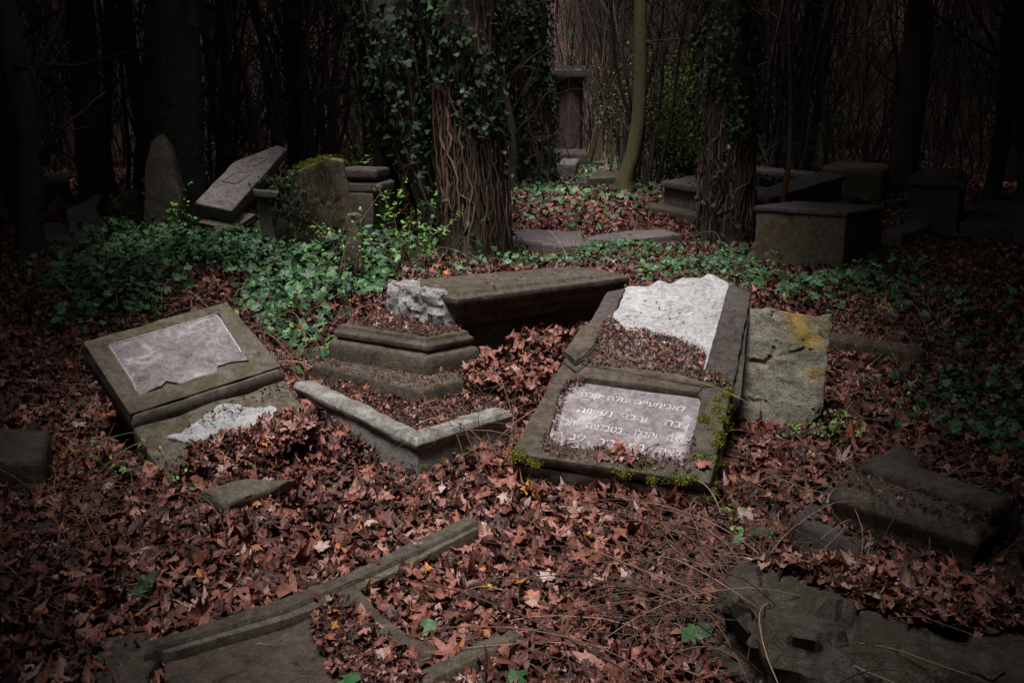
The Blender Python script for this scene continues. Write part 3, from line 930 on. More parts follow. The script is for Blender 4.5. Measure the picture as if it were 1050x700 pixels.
tomb("small_block", "small pale block standing before the distant column monument", [(573, 168), (590, 169), (594, 163), (577, 162)], .30, [(0, -.2), (0, .28), (.03, .30)], M_grey, "stone block")
# ================================================================== TREES
def trunk(name, P, Rr, mat, parent, sides=28, lob=.12, seed=0, flare=.5, amp=.02):
    "lobed trunk along centre points P with radii Rr"
    r = np.random.default_rng(seed)
    P = np.asarray(P, float)
    Rr = np.asarray(Rr, float)
    k = max(24, int(np.linalg.norm(P[-1] - P[0]) / .12))
    t = np.linspace(0, 1, k)
    tt = np.linspace(0, 1, len(P))
    Q = np.stack([np.interp(t, tt, P[:, i]) for i in range(3)], 1)
    # smooth the centre line
    for _ in range(6):
        Q[1:-1] = (Q[:-2] + Q[1:-1] * 2 + Q[2:]) / 4
    R0 = np.interp(t, tt, Rr)
    a = np.arange(sides) / sides * 2 * np.pi
    ph = r.uniform(0, 6.28, 4)
    hgt = Q[:, 2] - Q[0, 2]
    prof = 1 + lob * (np.sin(3 * a[None] + ph[0] + hgt[:, None] * .4) * .5 + np.sin(5 * a[None] + ph[1] - hgt[:, None] * .3) * .35 + np.sin(9 * a[None] + ph[2]) * .2)
    prof *= 1 + flare * np.exp(-hgt / .28)[:, None] * (1 + .5 * np.sin(4 * a[None] + ph[3]))
    rr = R0[:, None] * prof + r.normal(0, amp * R0.mean(), (k, sides))
    V = np.stack([Q[:, 0:1] + rr * np.cos(a), Q[:, 1:2] + rr * np.sin(a), np.repeat(Q[:, 2:3], sides, 1)], -1).reshape(-1, 3)
    i = np.arange(k - 1)[:, None] * sides
    j = np.arange(sides)[None]
    j2 = (j + 1) % sides
    Fq = np.stack([i + j, i + j2, i + sides + j2, i + sides + j], -1).reshape(-1, 4)
    o = from_np(name, V, Fq, mat, parent, True)
    return o, Q, R0


def vines(parent, Q, R0, n, seed, z0=0, z1=99, rad0=.009):
    r = np.random.default_rng(seed)
    paths, rads = [], []
    for _ in range(n):
        a = r.uniform(0, 2 * np.pi)
        h = Q[:, 2]
        sel = (h >= z0) & (h <= z1)
        q = Q[sel]
        r0 = R0[sel]
        s = r.integers(0, max(1, len(q) // 3))
        e = len(q) - r.integers(0, max(1, len(q) // 3))
        q, rr = q[s:e], r0[s:e]
        if len(q) < 4: continue
        aa = a + np.cumsum(r.normal(0, .05, len(q)) + np.where(r.random(len(q)) < .06, r.normal(0, .25, len(q)), 0))
        fl = 1.03 + .5 * np.exp(-(q[:, 2] - Q[0, 2]) / .28)
        out = r.uniform(0, .05) + np.abs(np.cumsum(r.normal(0, .006, len(q))))
        P = np.stack([q[:, 0] + (rr * fl + out) * np.cos(aa), q[:, 1] + (rr * fl + out) * np.sin(aa), q[:, 2]], 1)
        paths.append(P)
        w_ = rad0 * (r.uniform(.35, 1.2) if r.random() < .85 else r.uniform(1.1, 1.7))
        rads.append(w_ * np.clip(np.minimum(np.arange(len(P)) / 4 + .25, (len(P) - np.arange(len(P))) / 8), .2, 1) * r.uniform(.8, 1.2, len(P)))
    return tubes("ivy_stems", paths, rads, M_stem, parent, 5)


def ivy_on(parent, Q, R0, n, seed, dens, size=.05, mat=None, T=None, out=.07, name="ivy"):
    "leaves hanging round a trunk; dens(z) gives relative density"
    r = np.random.default_rng(seed)
    idx = r.integers(0, len(Q), n * 3)
    keep = r.random(n * 3) < dens(Q[idx, 2])
    idx = idx[keep][:n]
    a = r.uniform(0, 2 * np.pi, len(idx))
    zz = Q[idx, 2]
    cl = np.sin(a * 2 + zz * 2.3 + seed) + np.sin(a * 3 - zz * 4.1 + seed * 2) + .7 * np.sin(zz * 6.3 + a * 5) + r.normal(0, .5, len(idx))
    kk = cl > -.85
    idx, a, cl = idx[kk], a[kk], cl[kk]
    d = .035 * np.maximum(cl, 0) + R0[idx] * 1.05 + np.abs(r.normal(0, out, len(idx))) + .01 + .05 * np.maximum(0, np.sin(a * 3 + Q[idx, 2] * 3))
    P = np.stack([Q[idx, 0] + d * np.cos(a), Q[idx, 1] + d * np.sin(a), Q[idx, 2] + r.normal(0, .08, len(idx))], 1)
    Nn = np.stack([np.cos(a), np.sin(a), .45 + r.normal(0, .3, len(idx))], 1) + r.normal(0, .45, (len(idx), 3))
    return leaves(name, T or T_IVY_S, P, Nn, size * r.uniform(.35, 1.35, len(idx)), mat or M_ivyd, parent, curl=.25, crump=.05, seed=seed)


def crown_limbs(parent, top, seed, n=9, L=3.5, r0=.09):
    r = np.random.default_rng(seed)
    paths, rads = [], []
    for _ in range(n):
        k = 9
        d = np.array([r.normal(), r.normal(), r.uniform(.4, 1.6)])
        d /= np.linalg.norm(d)
        P = [np.array(top) - [0, 0, r.uniform(0, 1.5)]]
        for _k in range(k):
            d = d + r.normal(0, .18, 3) + [0, 0, .04]
            d /= np.linalg.norm(d)
            P.append(P[-1] + d * L / k)
        paths.append(np.array(P))
        rads.append(np.linspace(r0, .015, k + 1))
    return tubes("crown", paths, rads, M_barkgrey, parent, 6)


def zat(Q, y):
    return Q


# big double ivy tree
t1 = thing("ivy_tree", "big double trunked tree wrapped in thick ivy behind the chest tomb", "tree", (-.85, 10.9, 0))
PA = [AT(488, 282, 10.8) - [0, 0, .3], AT(486, 200, 10.8), AT(478, 100, 10.8), AT(472, 0, 10.8), AT(468, -160, 10.8), AT(470, -420, 10.9), AT(480, -700, 11)]
o, Q1, R1 = trunk("trunk", PA, [.36, .33, .29, .29, .27, .22, .16], M_bark, t1, lob=.2, seed=11, flare=.15)
vines(t1, Q1, R1, 230, 21, 0, 3.2, .009)
ivy_on(t1, Q1, R1, 7500, 31, lambda z: np.where(z > 1.35, 1.0, .10 + .12 * (z < .25)), .055, out=.07)
ivy_on(t1, Q1, R1, 150, 32, lambda z: np.where(z < 1.4, 1.0, .2), .045, M_ivy, T_IVY, out=.08)
PB = [AT(455, 278, 11.2) - [0, 0, .3], AT(450, 230, 11.2), AT(425, 150, 11.2), AT(408, 70, 11.2), AT(398, 0, 11.2), AT(385, -200, 11.3), AT(370, -600, 11.5)]
o, Q2, R2 = trunk("trunk", PB, [.20, .19, .20, .22, .24, .20, .14], M_bark, t1, lob=.2, seed=12, flare=.2)
vines(t1, Q2, R2, 100, 22, 0, 3.4, .011)
ivy_on(t1, Q2, R2, 6500, 33, lambda z: np.where(z > 1.2, 1.0, .25), .055, out=.10)
crown_limbs(t1, Q1[-1], 1, 9)
crown_limbs(t1, Q2[-1], 2, 9)
PB2 = [AT(405, 235, 11.6) - [0, 0, .2], AT(394, 150, 11.6), AT(378, 60, 11.6), AT(372, 0, 11.6), AT(365, -300, 11.8)]
o, Q2b, R2b = trunk("trunk", PB2, [.12, .12, .12, .12, .08], M_bark, t1, lob=.15, seed=13)
ivy_on(t1, Q2b, R2b, 700, 34, lambda z: np.where(z > .8, 1.0, .3), .05, out=.07)

# second ivy tree
t2 = thing("ivy_tree", "ivy covered leaning tree just left of the distant column monument", "tree", (.6, 22, 0))
PC = [AT(553, 184, 22) - [0, 0, .4], AT(549, 170, 22), AT(543, 110, 22), AT(538, 50, 22), AT(532, 0, 22), AT(522, -150, 22)]
o, Q3, R3 = trunk("trunk", PC, [.40, .38, .34, .32, .30, .2], M_bark, t2, lob=.2, seed=14, flare=.2)
vines(t2, Q3, R3, 60, 23, 0, 3.5, .016)
ivy_on(t2, Q3, R3, 4200, 35, lambda z: np.where(z > 1.5, 1.0, .45), .085, out=.10)
PC2 = [AT(558, 182, 22.4) - [0, 0, .4], AT(556, 120, 22.4), AT(553, 50, 22.4), AT(553, 0, 22.4), AT(556, -150, 22.4)]
o, Q3b, R3b = trunk("trunk", PC2, [.2, .18, .16, .16, .12], M_bark, t2, lob=.2, seed=15, flare=.2)
ivy_on(t2, Q3b, R3b, 1900, 36, lambda z: np.where(z > 1.2, 1.0, .5), .075, out=.08)
crown_limbs(t2, Q3[-1], 3, 10, 5, .12)

# right ivy tree
t3 = thing("ivy_tree", "ivy clad tree with stringy stems on its lower trunk beside the box tomb", "tree", (2.75, 12.6, 0))
PD = [AT(744, 262, 12.2) - [0, 0, .2], AT(744, 235, 12.2), AT(744, 180, 12.2), AT(746, 100, 12.2), AT(749, 0, 12.2), AT(752, -200, 12.2), AT(752, -520, 12.2)]
o, Q4, R4 = trunk("trunk", PD, [.33, .30, .27, .24, .23, .19, .13], M_bark, t3, lob=.16, seed=16, flare=.18)
vines(t3, Q4, R4, 200, 24, 0, 2.6, .009)
ivy_on(t3, Q4, R4, 6500, 37, lambda z: np.where(z > 1.25, 1.0, .07), .05, out=.07)
ivy_on(t3, Q4, R4, 70, 38, lambda z: np.where(z < 1.3, 1.0, .1), .045, M_ivy, T_IVY, out=.08)
crown_limbs(t3, Q4[-1], 4, 10)

# slender curved tree
t4 = thing("slender_tree", "slender curved mossy tree leaning right beyond the flat slabs", "tree", (2.4, 20.5, 0))
PE = [AT(640, 192, 20) - [0, 0, .3], AT(641, 185, 20), AT(649, 160, 20), AT(655, 125, 20), AT(657, 80, 20), AT(657, 0, 20), AT(660, -250, 20)]
o, Q5, R5 = trunk("trunk", PE, [.2, .16, .15, .14, .13, .12, .08], M_barkmoss, t4, lob=.08, seed=17, flare=.7)
crown_limbs(t4, Q5[-1], 5, 8, 4, .07)

# big dim tree at the left
t5 = thing("big_tree", "big dark broad based tree behind the pointed stele", "tree", (-3.6, 12.7, 0))
PF = [AT(186, 240, 12.6) - [0, 0, .3], AT(183, 200, 12.6), AT(180, 140, 12.6), AT(180, 60, 12.6), AT(180, 0, 12.6), AT(178, -300, 12.6)]
o, Q6, R6 = trunk("trunk", PF, [.42, .36, .33, .31, .30, .2], M_barkgrey, t5, lob=.2, seed=18, flare=.5)
ivy_on(t5, Q6, R6, 900, 39, lambda z: np.where(z > .6, 1.0, .5), .05, out=.08)
crown_limbs(t5, Q6[-1], 6, 9)


hp = Plane(AT(272, 275, 9.62), 12, 90, 0)
r = np.random.default_rng(88)
hv = [hp.uv(*q) for q in [(283, 255), (300, 235), (292, 212), (300, 262), (345, 268), (330, 266), (296, 192), (310, 205), (288, 200), (280, 190)]]
hq = np.array(hv)[r.integers(0, 10, 420)] + r.normal(0, .09, (420, 2))
Pn = np.array([(hp.m @ Vector((u, v, abs(r.normal(.02, .03)))))[:] for u, v in hq])
leaves("ivy", T_IVY, Pn, tiltn(420, .5, r, (0, -1, .5)), .042 * r.uniform(.5, 1.2, 420), M_ivyd, tM, curl=.2, crump=.04, seed=89)
vp, vr = [], []
for _ in range(16):
    u0, v0 = hp.uv(r.uniform(275, 370), r.uniform(165, 200))
    k = 12
    U_ = u0 + np.cumsum(r.normal(0, .02, k))
    V_ = v0 - np.linspace(0, r.uniform(.3, .9), k)
    vp.append(np.array([(hp.m @ Vector((a_, b2_, .03)))[:] for a_, b2_ in zip(U_, V_)]))
    vr.append(np.full(k, r.uniform(.003, .007)))
tubes("ivy_stems", vp, vr, M_stem, tM, 5)


def treecopy(root, loc, rz, label, sc=1.0):
    r = root.copy()
    COL.objects.link(r)
    r.location = loc
    r.rotation_euler = (0, 0, rz)
    r.scale = (sc, sc, sc)
    r['label'] = label
    for ch in root.children:
        c = ch.copy()
        COL.objects.link(c)
        c.parent = r
    return r


def proto(name, seed, rad0, H, lean, branches, label, multi=1):
    t = thing(name, label, "tree", (0, 0, 0), "bare thin trees of the wood behind the graves")
    r = np.random.default_rng(seed)
    cp_, cr_ = [], []
    for m in range(multi):
        k = 9
        a = r.uniform(0, 6.28)
        sp = lean * (1.5 if multi > 1 else 1)
        P = np.stack([np.cumsum(r.normal(0, .13, k)) + np.linspace(0, 1, k) ** 1.2 * sp * math.cos(a) * H * .5, np.cumsum(r.normal(0, .13, k)) + np.linspace(0, 1, k) ** 1.2 * sp * math.sin(a) * H * .5, np.linspace(-.4, H, k)], 1)
        if multi > 1: P[:, :2] += np.array([math.cos(a), math.sin(a)]) * .18
        o, Q, R0 = trunk("trunk", P, np.linspace(rad0, rad0 * .45, k), M_barkgrey, t, 9, .06, seed + m, .3)
        for _ in range(branches):
            s = r.integers(len(Q) // 10, len(Q) - 1)
            d = np.array([r.normal(), r.normal(), r.uniform(.3, 1.8)])
            d /= np.linalg.norm(d)
            L = r.uniform(.8, 3.0)
            B = [Q[s]]
            for _k in range(7):
                d = d + r.normal(0, .2, 3) + [0, 0, .06]
                d /= np.linalg.norm(d)
                B.append(B[-1] + d * L / 7)
                if _k in (2, 4) and r.random() < .8:
                    d2 = d + r.normal(0, .6, 3)
                    d2 /= np.linalg.norm(d2)
                    S = [B[-1]]
                    for _q in range(4):
                        d2 = d2 + r.normal(0, .2, 3)
                        d2 /= np.linalg.norm(d2)
                        S.append(S[-1] + d2 * L / 9)
                    cp_.append(np.array(S))
                    cr_.append(np.linspace(.008, .003, 5))
            cp_.append(np.array(B))
            cr_.append(np.linspace(min(.3 * rad0, .03), .004, 8))
    tubes("crown", cp_, cr_, M_wood, t, 4)
    return t


L0 = "bare thin tree of the dim wood behind the graves"
protos = [proto("thin_tree", 101, .09, 11, .10, 40, L0), proto("thin_tree", 102, .06, 9, .28, 40, L0), proto("thin_tree", 103, .14, 13, .08, 34, L0),
          proto("thin_tree", 104, .04, 7, .32, 18, L0, 4), proto("thin_tree", 105, .05, 8, .28, 20, L0, 3), proto("thin_tree", 106, .22, 14, .02, 16, L0)]
used = set()
r = np.random.default_rng(77)
spots = [(325, 165, 17, 2), (350, 160, 19, 1), (300, 172, 15.5, 3), (262, 165, 15, 4), (285, 160, 16.5, 1), (240, 165, 18, 0), (345, 168, 22, 4), (225, 160, 20, 1),
         (690, 165, 24, 5), (702, 160, 26, 2), (785, 170, 21, 3), (800, 170, 22, 4), (815, 168, 20, 3), (840, 165, 26, 0), (620, 150, 32, 0), (606, 148, 35, 1), (512, 160, 26, 2), (580, 150, 38, 5),
         (150, 170, 16, 2), (95, 175, 15, 5), (60, 180, 18, 1), (120, 170, 20, 0), (30, 180, 14, 2), (917, 200, 20, 5), (960, 190, 22, 1), (880, 170, 24, 0), (1010, 200, 17, 2), (1040, 200, 15, 0), (190, 168, 19, 0), (20, 200, 11, 2), (775, 160, 28, 2), (640, 150, 40, 3), (663, 150, 37, 1), (725, 150, 33, 0)]
for (px, py, yy, k) in spots: used.add((px, yy, k))
alls = [(AT(px, py, yy)[0], yy, k) for (px, py, yy, k) in spots]
for _ in range(150):
    yy = r.uniform(19, 46)
    alls.append((r.uniform(-.82, .82) * yy, yy, int(r.choice([0, 1, 1, 1, 3, 3, 4, 4, 2]))))
first = set()


def wlabel(x, y, k):
    kind = ["straight thin tree", "leaning thin tree", "medium dark trunk", "clump of leaning stems", "cluster of forked stems", "thick dark trunk"][k]
    ang_ = x / y
    where = "at far left" if ang_ < -.36 else "behind the slanting coping slab" if ang_ < -.16 else "behind the double ivy tree" if ang_ < -.02 else "near the distant column" if ang_ < .12 else "behind the table tomb" if ang_ < .30 else "in the upper right dark"
    far = "front" if y < 24 else "middle" if y < 34 else "back"
    return f"bare {kind} {where}, {far} of the wood"


for (x, y, k) in alls:
    if abs(x / y - cx / yc) < .035: continue
    if abs(x / y - .172) < .028 and y < 27: continue
    z = float(hz(x, y))
    s = r.uniform(.85, 1.2)
    lab = wlabel(x, y, k)
    grp = lab
    if k not in first:
        first.add(k)
        t = protos[k]
        t.location = (x, y, z)
        t['label'] = lab
    else:
        t = treecopy(protos[k], (x, y, z), r.uniform(0, 6.28), lab, s)
    t['group'] = grp

# far thicket of twigs nobody could count
paths, rads = [], []
r = np.random.default_rng(5)
for _ in range(4700):
    yy = r.uniform(27, 50)
    xx = r.uniform(-.95, .95) * yy
    L = r.uniform(1, 7)
    d = np.array([r.normal(0, .22), r.normal(0, .22), 1])
    p = np.array([xx, yy, float(hz(xx, yy)) + (r.uniform(0, 4) if r.random() < .5 else 0)])
    P = [p]
    for _k in range(5):
        d = d + r.normal(0, .16, 3)
        d /= np.linalg.norm(d)
        P.append(P[-1] + d * L / 5)
    paths.append(np.array(P))
    rads.append(np.linspace(r.uniform(.01, .035), .006, 6))
o = tubes("far_thicket", paths, rads, M_wood, None, 4)
tag(o, "far off thicket of countless bare brown twigs closing the background", "thicket", kind="stuff")

# spring green bushes
def bush(name, label, c, sx, sz, n, seed, mat, size=.03, twigs=26):
    t = thing(name, label, "bush", (c[0], c[1], float(hz(c[0], c[1]))))
    r = np.random.default_rng(seed)
    z0 = float(hz(c[0], c[1]))
    paths, rads, LP = [], [], []
    for _ in range(twigs):
        d = np.array([r.normal(0, .45), r.normal(0, .45), 1])
        d /= np.linalg.norm(d)
        P = [np.array([c[0] + r.normal(0, sx * .2), c[1] + r.normal(0, sx * .2), z0 - .05])]
        L = sz * r.uniform(.6, 1.1)
        for _k in range(7):
            d = d + r.normal(0, .16, 3)
            d /= np.linalg.norm(d)
            P.append(P[-1] + d * L / 7)
        P = np.array(P)
        paths.append(P)
        rads.append(np.linspace(.012, .003, 8) * (sz / 2 + .3))
        m = n // twigs
        q = P[r.integers(2, 8, m)] + r.normal(0, sx * .13, (m, 3))
        LP.append(q)
    tubes("stems", paths, rads, M_twig, t, 5)
    LP = np.vstack(LP)
    leaves("foliage", T_OVAL, LP, tiltn(len(LP), .7, r), size * r.uniform(.6, 1.3, len(LP)), mat, t, curl=.3, seed=seed)
    return t


bush("bush", "hazy spring green bush between the slender tree and the ivy clad tree", AT(702, 160, 24.5), 1.9, 2.9, 14000, 61, M_bush, .040, 110)
bush("bush", "small low spring green bush in the far gap left of the double ivy tree", AT(385, 158, 27), 1.2, .8, 1500, 62, M_bush, .05, 40)
bush("bush", "dim green undergrowth bush behind the table tomb in the dark wood", AT(800, 165, 27), 1.6, 2.2, 2600, 63, M_bush, .05, 50)

# saplings with fresh leaves
def sapling(label, px, py, y, H, n, seed, lean=0, twigs=7, size=.045):
    b = AT(px, py, y)
    zb_ = float(hz(b[0], b[1]))
    t = thing("sapling", label, "sapling", (b[0], b[1], zb_))
    r = np.random.default_rng(seed)
    paths, rads, LP = [], [], []
    for i_ in range(twigs):
        d = np.array([r.normal(lean, .35), r.normal(0, .3), 1])
        d /= np.linalg.norm(d)
        P = [np.array([b[0] + r.normal(0, .05), b[1] + r.normal(0, .05), zb_ - .03])]
        L = H * r.uniform(.6, 1.15)
        for _k in range(8):
            d = d + r.normal(0, .14, 3)
            d /= np.linalg.norm(d)
            P.append(P[-1] + d * L / 8)
        P = np.array(P)
        paths.append(P)
        rads.append(np.linspace(.007, .002, 9))
        for q in range(n // twigs):
            s = P[r.integers(3, 9)] + r.normal(0, .05, 3)
            for _q in range(3): LP.append(s + r.normal(0, .02, 3))
    tubes("stems", paths, rads, M_twig, t, 5)
    LP = np.array(LP)
    leaves("foliage", T_OVAL2, LP, tiltn(len(LP), .45, r), size * r.uniform(.6, 1.2, len(LP)), M_fresh, t, curl=.25, crump=.05, seed=seed)


sapling("sapling with bright green leaves in front of the mossy headstone's right side", 352, 275, 9.0, .85, 60, 71, 0, 5, .026)
sapling("leafy green sapling at the left foot of the double ivy tree", 420, 262, 10.0, .85, 80, 72, .1, 9, .034)
sapling("green sapling rising left of the double ivy tree with upper sprays", 388, 255, 10.6, 1.05, 60, 73, .1, 7, .034)
sapling("small weed of green leaves before the left tombstone's broken marble", 208, 492, 4.55, .16, 40, 74, 0, 5, .013)
sapling("pale green weed left of the sunken broken slab", 140, 520, 4.3, .14, 44, 75, .2, 6, .015)
sapling("tiny green weed in the leaves below the pale grave kerb", 340, 500, 4.15, .06, 20, 76, 0, 4, .012)
sapling("small green sprout growing from the soil inside the grave kerb", 443, 433, 5.1, .10, 26, 77, 0, 4, .018)
sapling("small green weed right of the rough slab's foot", 838, 452, 4.7, .12, 30, 78, 0, 5, .013)
sapling("low green sprig in the dark litter left of the pale weed", 108, 500, 4.4, .16, 40, 81, .1, 5, .014)
sapling("green sprig on the leaves below the left tombstone's lower corner", 185, 548, 4.0, .10, 26, 82, 0, 4, .013)
sapling("green sprig in the twigs left of the rough hewn base", 760, 545, 3.7, .12, 26, 83, 0, 4, .014)
sapling("leafy sprig between the rough slab and the cornice block", 862, 470, 4.5, .20, 44, 84, 0, 6, .016)
sapling("ivy weed climbing beside the big tombstone's upper left edge", 596, 312, 6.6, .18, 20, 85, 0, 4, .014)
sapling("sprig by the chest tomb's broken end", 384, 318, 6.6, .22, 44, 86, 0, 6, .018)
sapling("thin green climber on the face of the pointed stele", 178, 255, 11.2, 1.1, 60, 79, 0, 3, .028)

# ================================================================== GROUND IVY
def in_feet(x, y):
    m = np.zeros(len(x), bool)
    for f in FEET: m |= inside(f, x, y)
    return m


def ivy_patch(label, poly_px, dens, seed, size=.05, h=.18, mat=None, near=True, soft=.25, fresh=0):
    P2 = [tuple(G(px, py)[:2]) for px, py in poly_px]
    xs = [p[0] for p in P2]
    ys = [p[1] for p in P2]
    A_ = abs(area2(P2))
    r = np.random.default_rng(seed)
    n = int(dens * A_ * 2.2)
    bb = (max(xs) - min(xs)) * (max(ys) - min(ys))
    n = int(dens * bb)
    x = r.uniform(min(xs), max(xs), n)
    y = r.uniform(min(ys), max(ys), n)
    jx = x + r.normal(0, soft * .6, n)
    jy = y + r.normal(0, soft, n)
    k = inside(P2, jx, jy) & ~in_feet(x, y)
    # clumps
    cl = np.sin(x * 5.3 + 2 * np.sin(y * 3.1 + seed)) + np.sin(y * 4.7 + 2 * np.sin(x * 3.9)) + r.normal(0, .8, n)
    k &= cl > -1.3
    x, y = x[k], y[k]
    hh = h * (.5 + .5 * np.sin(x * 3.1 + seed) * np.sin(y * 2.7)) + .03
    z = hz(x, y) + .02 + hh * r.random(len(x)) ** .6
    P = np.stack([x, y, z], 1)
    Nn = tiltn(len(P), .5, r, (0, -.35, 1))
    o = leaves("ground_ivy", T_IVY if near else T_IVY_S, P, Nn, size * r.uniform(.5, 1.25, len(P)), mat or M_ivy, None, curl=.22, crump=.04, seed=seed)
    tag(o, label, "ivy", kind="stuff")
    if fresh:
        q = r.choice(len(P), fresh)
        Pf = P[q] + np.array([0, 0, .04]) + r.normal(0, .03, (fresh, 3))
        Pf = np.repeat(Pf, 4, 0) + r.normal(0, .02, (fresh * 4, 3))
        o = leaves("green_weeds", T_OVAL, Pf, tiltn(len(Pf), .5, r), .022 * r.uniform(.6, 1.3, len(Pf)), M_fresh, None, curl=.2, seed=seed + 1)
        tag(o, "fresh green weeds in the " + " ".join(label.split()[:9]), "weeds", kind="stuff")


ivy_patch("thick green ivy spreading between the left tombstone, headstone and plinth", [(60, 345), (75, 275), (145, 235), (200, 225), (240, 215), (270, 262), (350, 262), (410, 262), (404, 300), (335, 335), (325, 392), (305, 398), (288, 372), (240, 312), (225, 306), (95, 350)], 620, 201, .062, .42, fresh=260)
ivy_patch("band of ivy along the back of the chest tomb under the double ivy tree", [(380, 262), (440, 262), (520, 258), (640, 255), (690, 262), (640, 275), (560, 272), (520, 276), (400, 288), (370, 290)], 360, 202, .056, .16, fresh=60)
ivy_patch("low ivy around the foot of the right ivy clad tree and the box tomb", [(640, 300), (690, 262), (720, 255), (770, 262), (800, 290), (880, 285), (905, 262), (960, 300), (930, 335), (860, 322), (800, 312), (745, 295), (690, 290)], 330, 203, .056, .16, fresh=60)
ivy_patch("far ivy carpet between the column and the table tomb", [(420, 200), (520, 170), (600, 165), (740, 165), (700, 190), (650, 210), (600, 225), (545, 238), (520, 210)], 48, 204, .085, .10, near=False, soft=1.0)
ivy_patch("very far dim ivy carpet at the end of the clearing", [(520, 152), (780, 152), (800, 168), (520, 172)], 14, 205, .13, .15, near=False, soft=2)
ivy_patch("dark ivy at the right edge above the moulded cornice block", [(880, 430), (900, 390), (960, 375), (1060, 370), (1120, 500), (1020, 500), (985, 470), (920, 450)], 300, 206, .05, .14)
ivy_patch("dim ivy and weeds behind the fallen kerb stone at right", [(860, 335), (930, 300), (1060, 310), (1080, 375), (960, 380), (945, 350)], 150, 210, .052, .14)
ivy_patch("dim ivy beside the table tomb near the dark right side", [(860, 215), (890, 185), (960, 200), (960, 240), (920, 262), (905, 240)], 70, 207, .06, .12, near=False)
ivy_patch("dim ivy at left behind the pointed stele", [(100, 250), (110, 205), (150, 200), (150, 235)], 90, 208, .06, .2, near=False)
ivy_patch("sparse ivy around the mossy headstone and coping stones", [(380, 200), (420, 190), (420, 215), (385, 220)], 30, 209, .06, .1, near=False)

# single larger green leaves at lower right, on the leaf litter
def pxleaves(name, label, cat, pts, z, T, size, mat, seed, tint=None, spread=0, kind="stuff", curl=.2):
    r = np.random.default_rng(seed)
    P = []
    for (px, py) in pts:
        g_ = G(px, py, z)
        P.append([g_[0], g_[1], max(z, float(hz(g_[0], g_[1])) + .06)])
    P = np.array(P)
    o = leaves(name, T, P, tiltn(len(P), .3, r, (0, -.3, 1)), np.asarray(size) * r.uniform(.8, 1.2, len(P)), mat, None, curl=curl, crump=.04, seed=seed, tint=tint)
    tag(o, label, cat, kind=kind)
    return o


pxleaves("ground_ivy", "scattered single ivy leaves on the litter at the lower right", "ivy", [(790, 548), (757, 552), (858, 575), (860, 598), (900, 620), (932, 618), (708, 652), (722, 645), (150, 596), (140, 606), (862, 590), (775, 545), (846, 556), (870, 545), (360, 695), (528, 694), (440, 640)], .09, T_IVY, .055, M_ivy, 301)

# ================================================================== LITTER
def litter(label, cat, name, N_, xr, yr, T, size, seed, mat=None, zmax=.05, dens=None, tilt=.45, curl=.45, off=.015):
    r = np.random.default_rng(seed)
    N_ = int(N_ * (1.3 if yr[1] < 8 else 1.1))
    y = r.uniform(*yr, N_)
    half = (y * .56 + 1.1)
    N_ = len(y)
    x = r.uniform(-1, 1, N_) * half
    k = ~in_feet(x, y)
    if dens is not None: k &= r.random(N_) < dens(x, y)
    x, y = x[k], y[k]
    z = hz(x, y) + off + zmax * r.random(len(x))
    o = leaves(name, T, np.stack([x, y, z], 1), tiltn(len(x), tilt, r), size * r.uniform(.35, 1.35, len(x)) , mat or M_leaf, None, curl=curl, seed=seed, tint=np.clip(r.beta(1.25, 1.9, len(x)) * 1.06 + .10 * np.sin(x * 2.2) * np.sin(y * 1.7), 0, .972 + .028 * r.random(len(x)) ** 3))
    tag(o, label, cat, kind="stuff")
    return o


litter("reddish brown maple leaves lying thick on the near ground", "fallen leaves", "fallen_leaves", 13000, None, (2.0, 7.2), T_MAPLE, .056, 401, zmax=.06, tilt=.42, curl=.5)
litter("torn and folded brown leaves covering the near ground", "fallen leaves", "fallen_leaves", 24000, None, (2.0, 7.2), T_TORN, .046, 405, zmax=.052, tilt=.45, curl=.55)
litter("narrow oval dead leaves mixed through the near litter", "fallen leaves", "fallen_leaves", 8000, None, (2.0, 7.2), T_OVAL2, .036, 407, zmax=.05, tilt=.35, curl=.5)
litter("crumbled small leaf fragments between the near fallen leaves", "fallen leaves", "leaf_fragments", 60000, None, (2.0, 7.5), T_CHIP, .013, 402, mat=M_crumb, zmax=.06, tilt=.8)
litter("layer of brown fallen leaves over the middle ground", "fallen leaves", "fallen_leaves", 36000, None, (6.8, 14), T_MAPLE_S, .052, 403, zmax=.05, tilt=.6, curl=.7)
litter("torn leaf scraps over the middle ground", "fallen leaves", "leaf_scraps", 50000, None, (6.8, 14.5), T_CHIP, .034, 406, zmax=.05, tilt=.7, curl=.7)
litter("brown fallen leaves on the far ground", "fallen leaves", "fallen_leaves", 42000, None, (13.5, 32), T_CHIP, .075, 404, zmax=.05)

# long curled leaves heaped between chest tomb and big tombstone, over the left foot, and by the rough slab
def heap(label, pts_px, n, spread, zext, seed, size=.05, T=None):
    r = np.random.default_rng(seed)
    c = np.array([G(*p, z_) for (p, z_) in pts_px])
    q = c[r.integers(0, len(c), n)] + r.normal(0, 1, (n, 3)) * np.array([spread, spread, zext])
    q[:, 2] = np.maximum(q[:, 2], hz(q[:, 0], q[:, 1]) + .01)
    o = leaves("fallen_leaves", T or T_MAPLE, q, tiltn(n, .6, r), size * r.uniform(.5, 1.3, n), M_leaf, None, curl=.6, seed=seed, tint=np.clip(r.beta(2, 2.2, n), 0, .97))
    tag(o, label, "fallen leaves", kind="stuff")


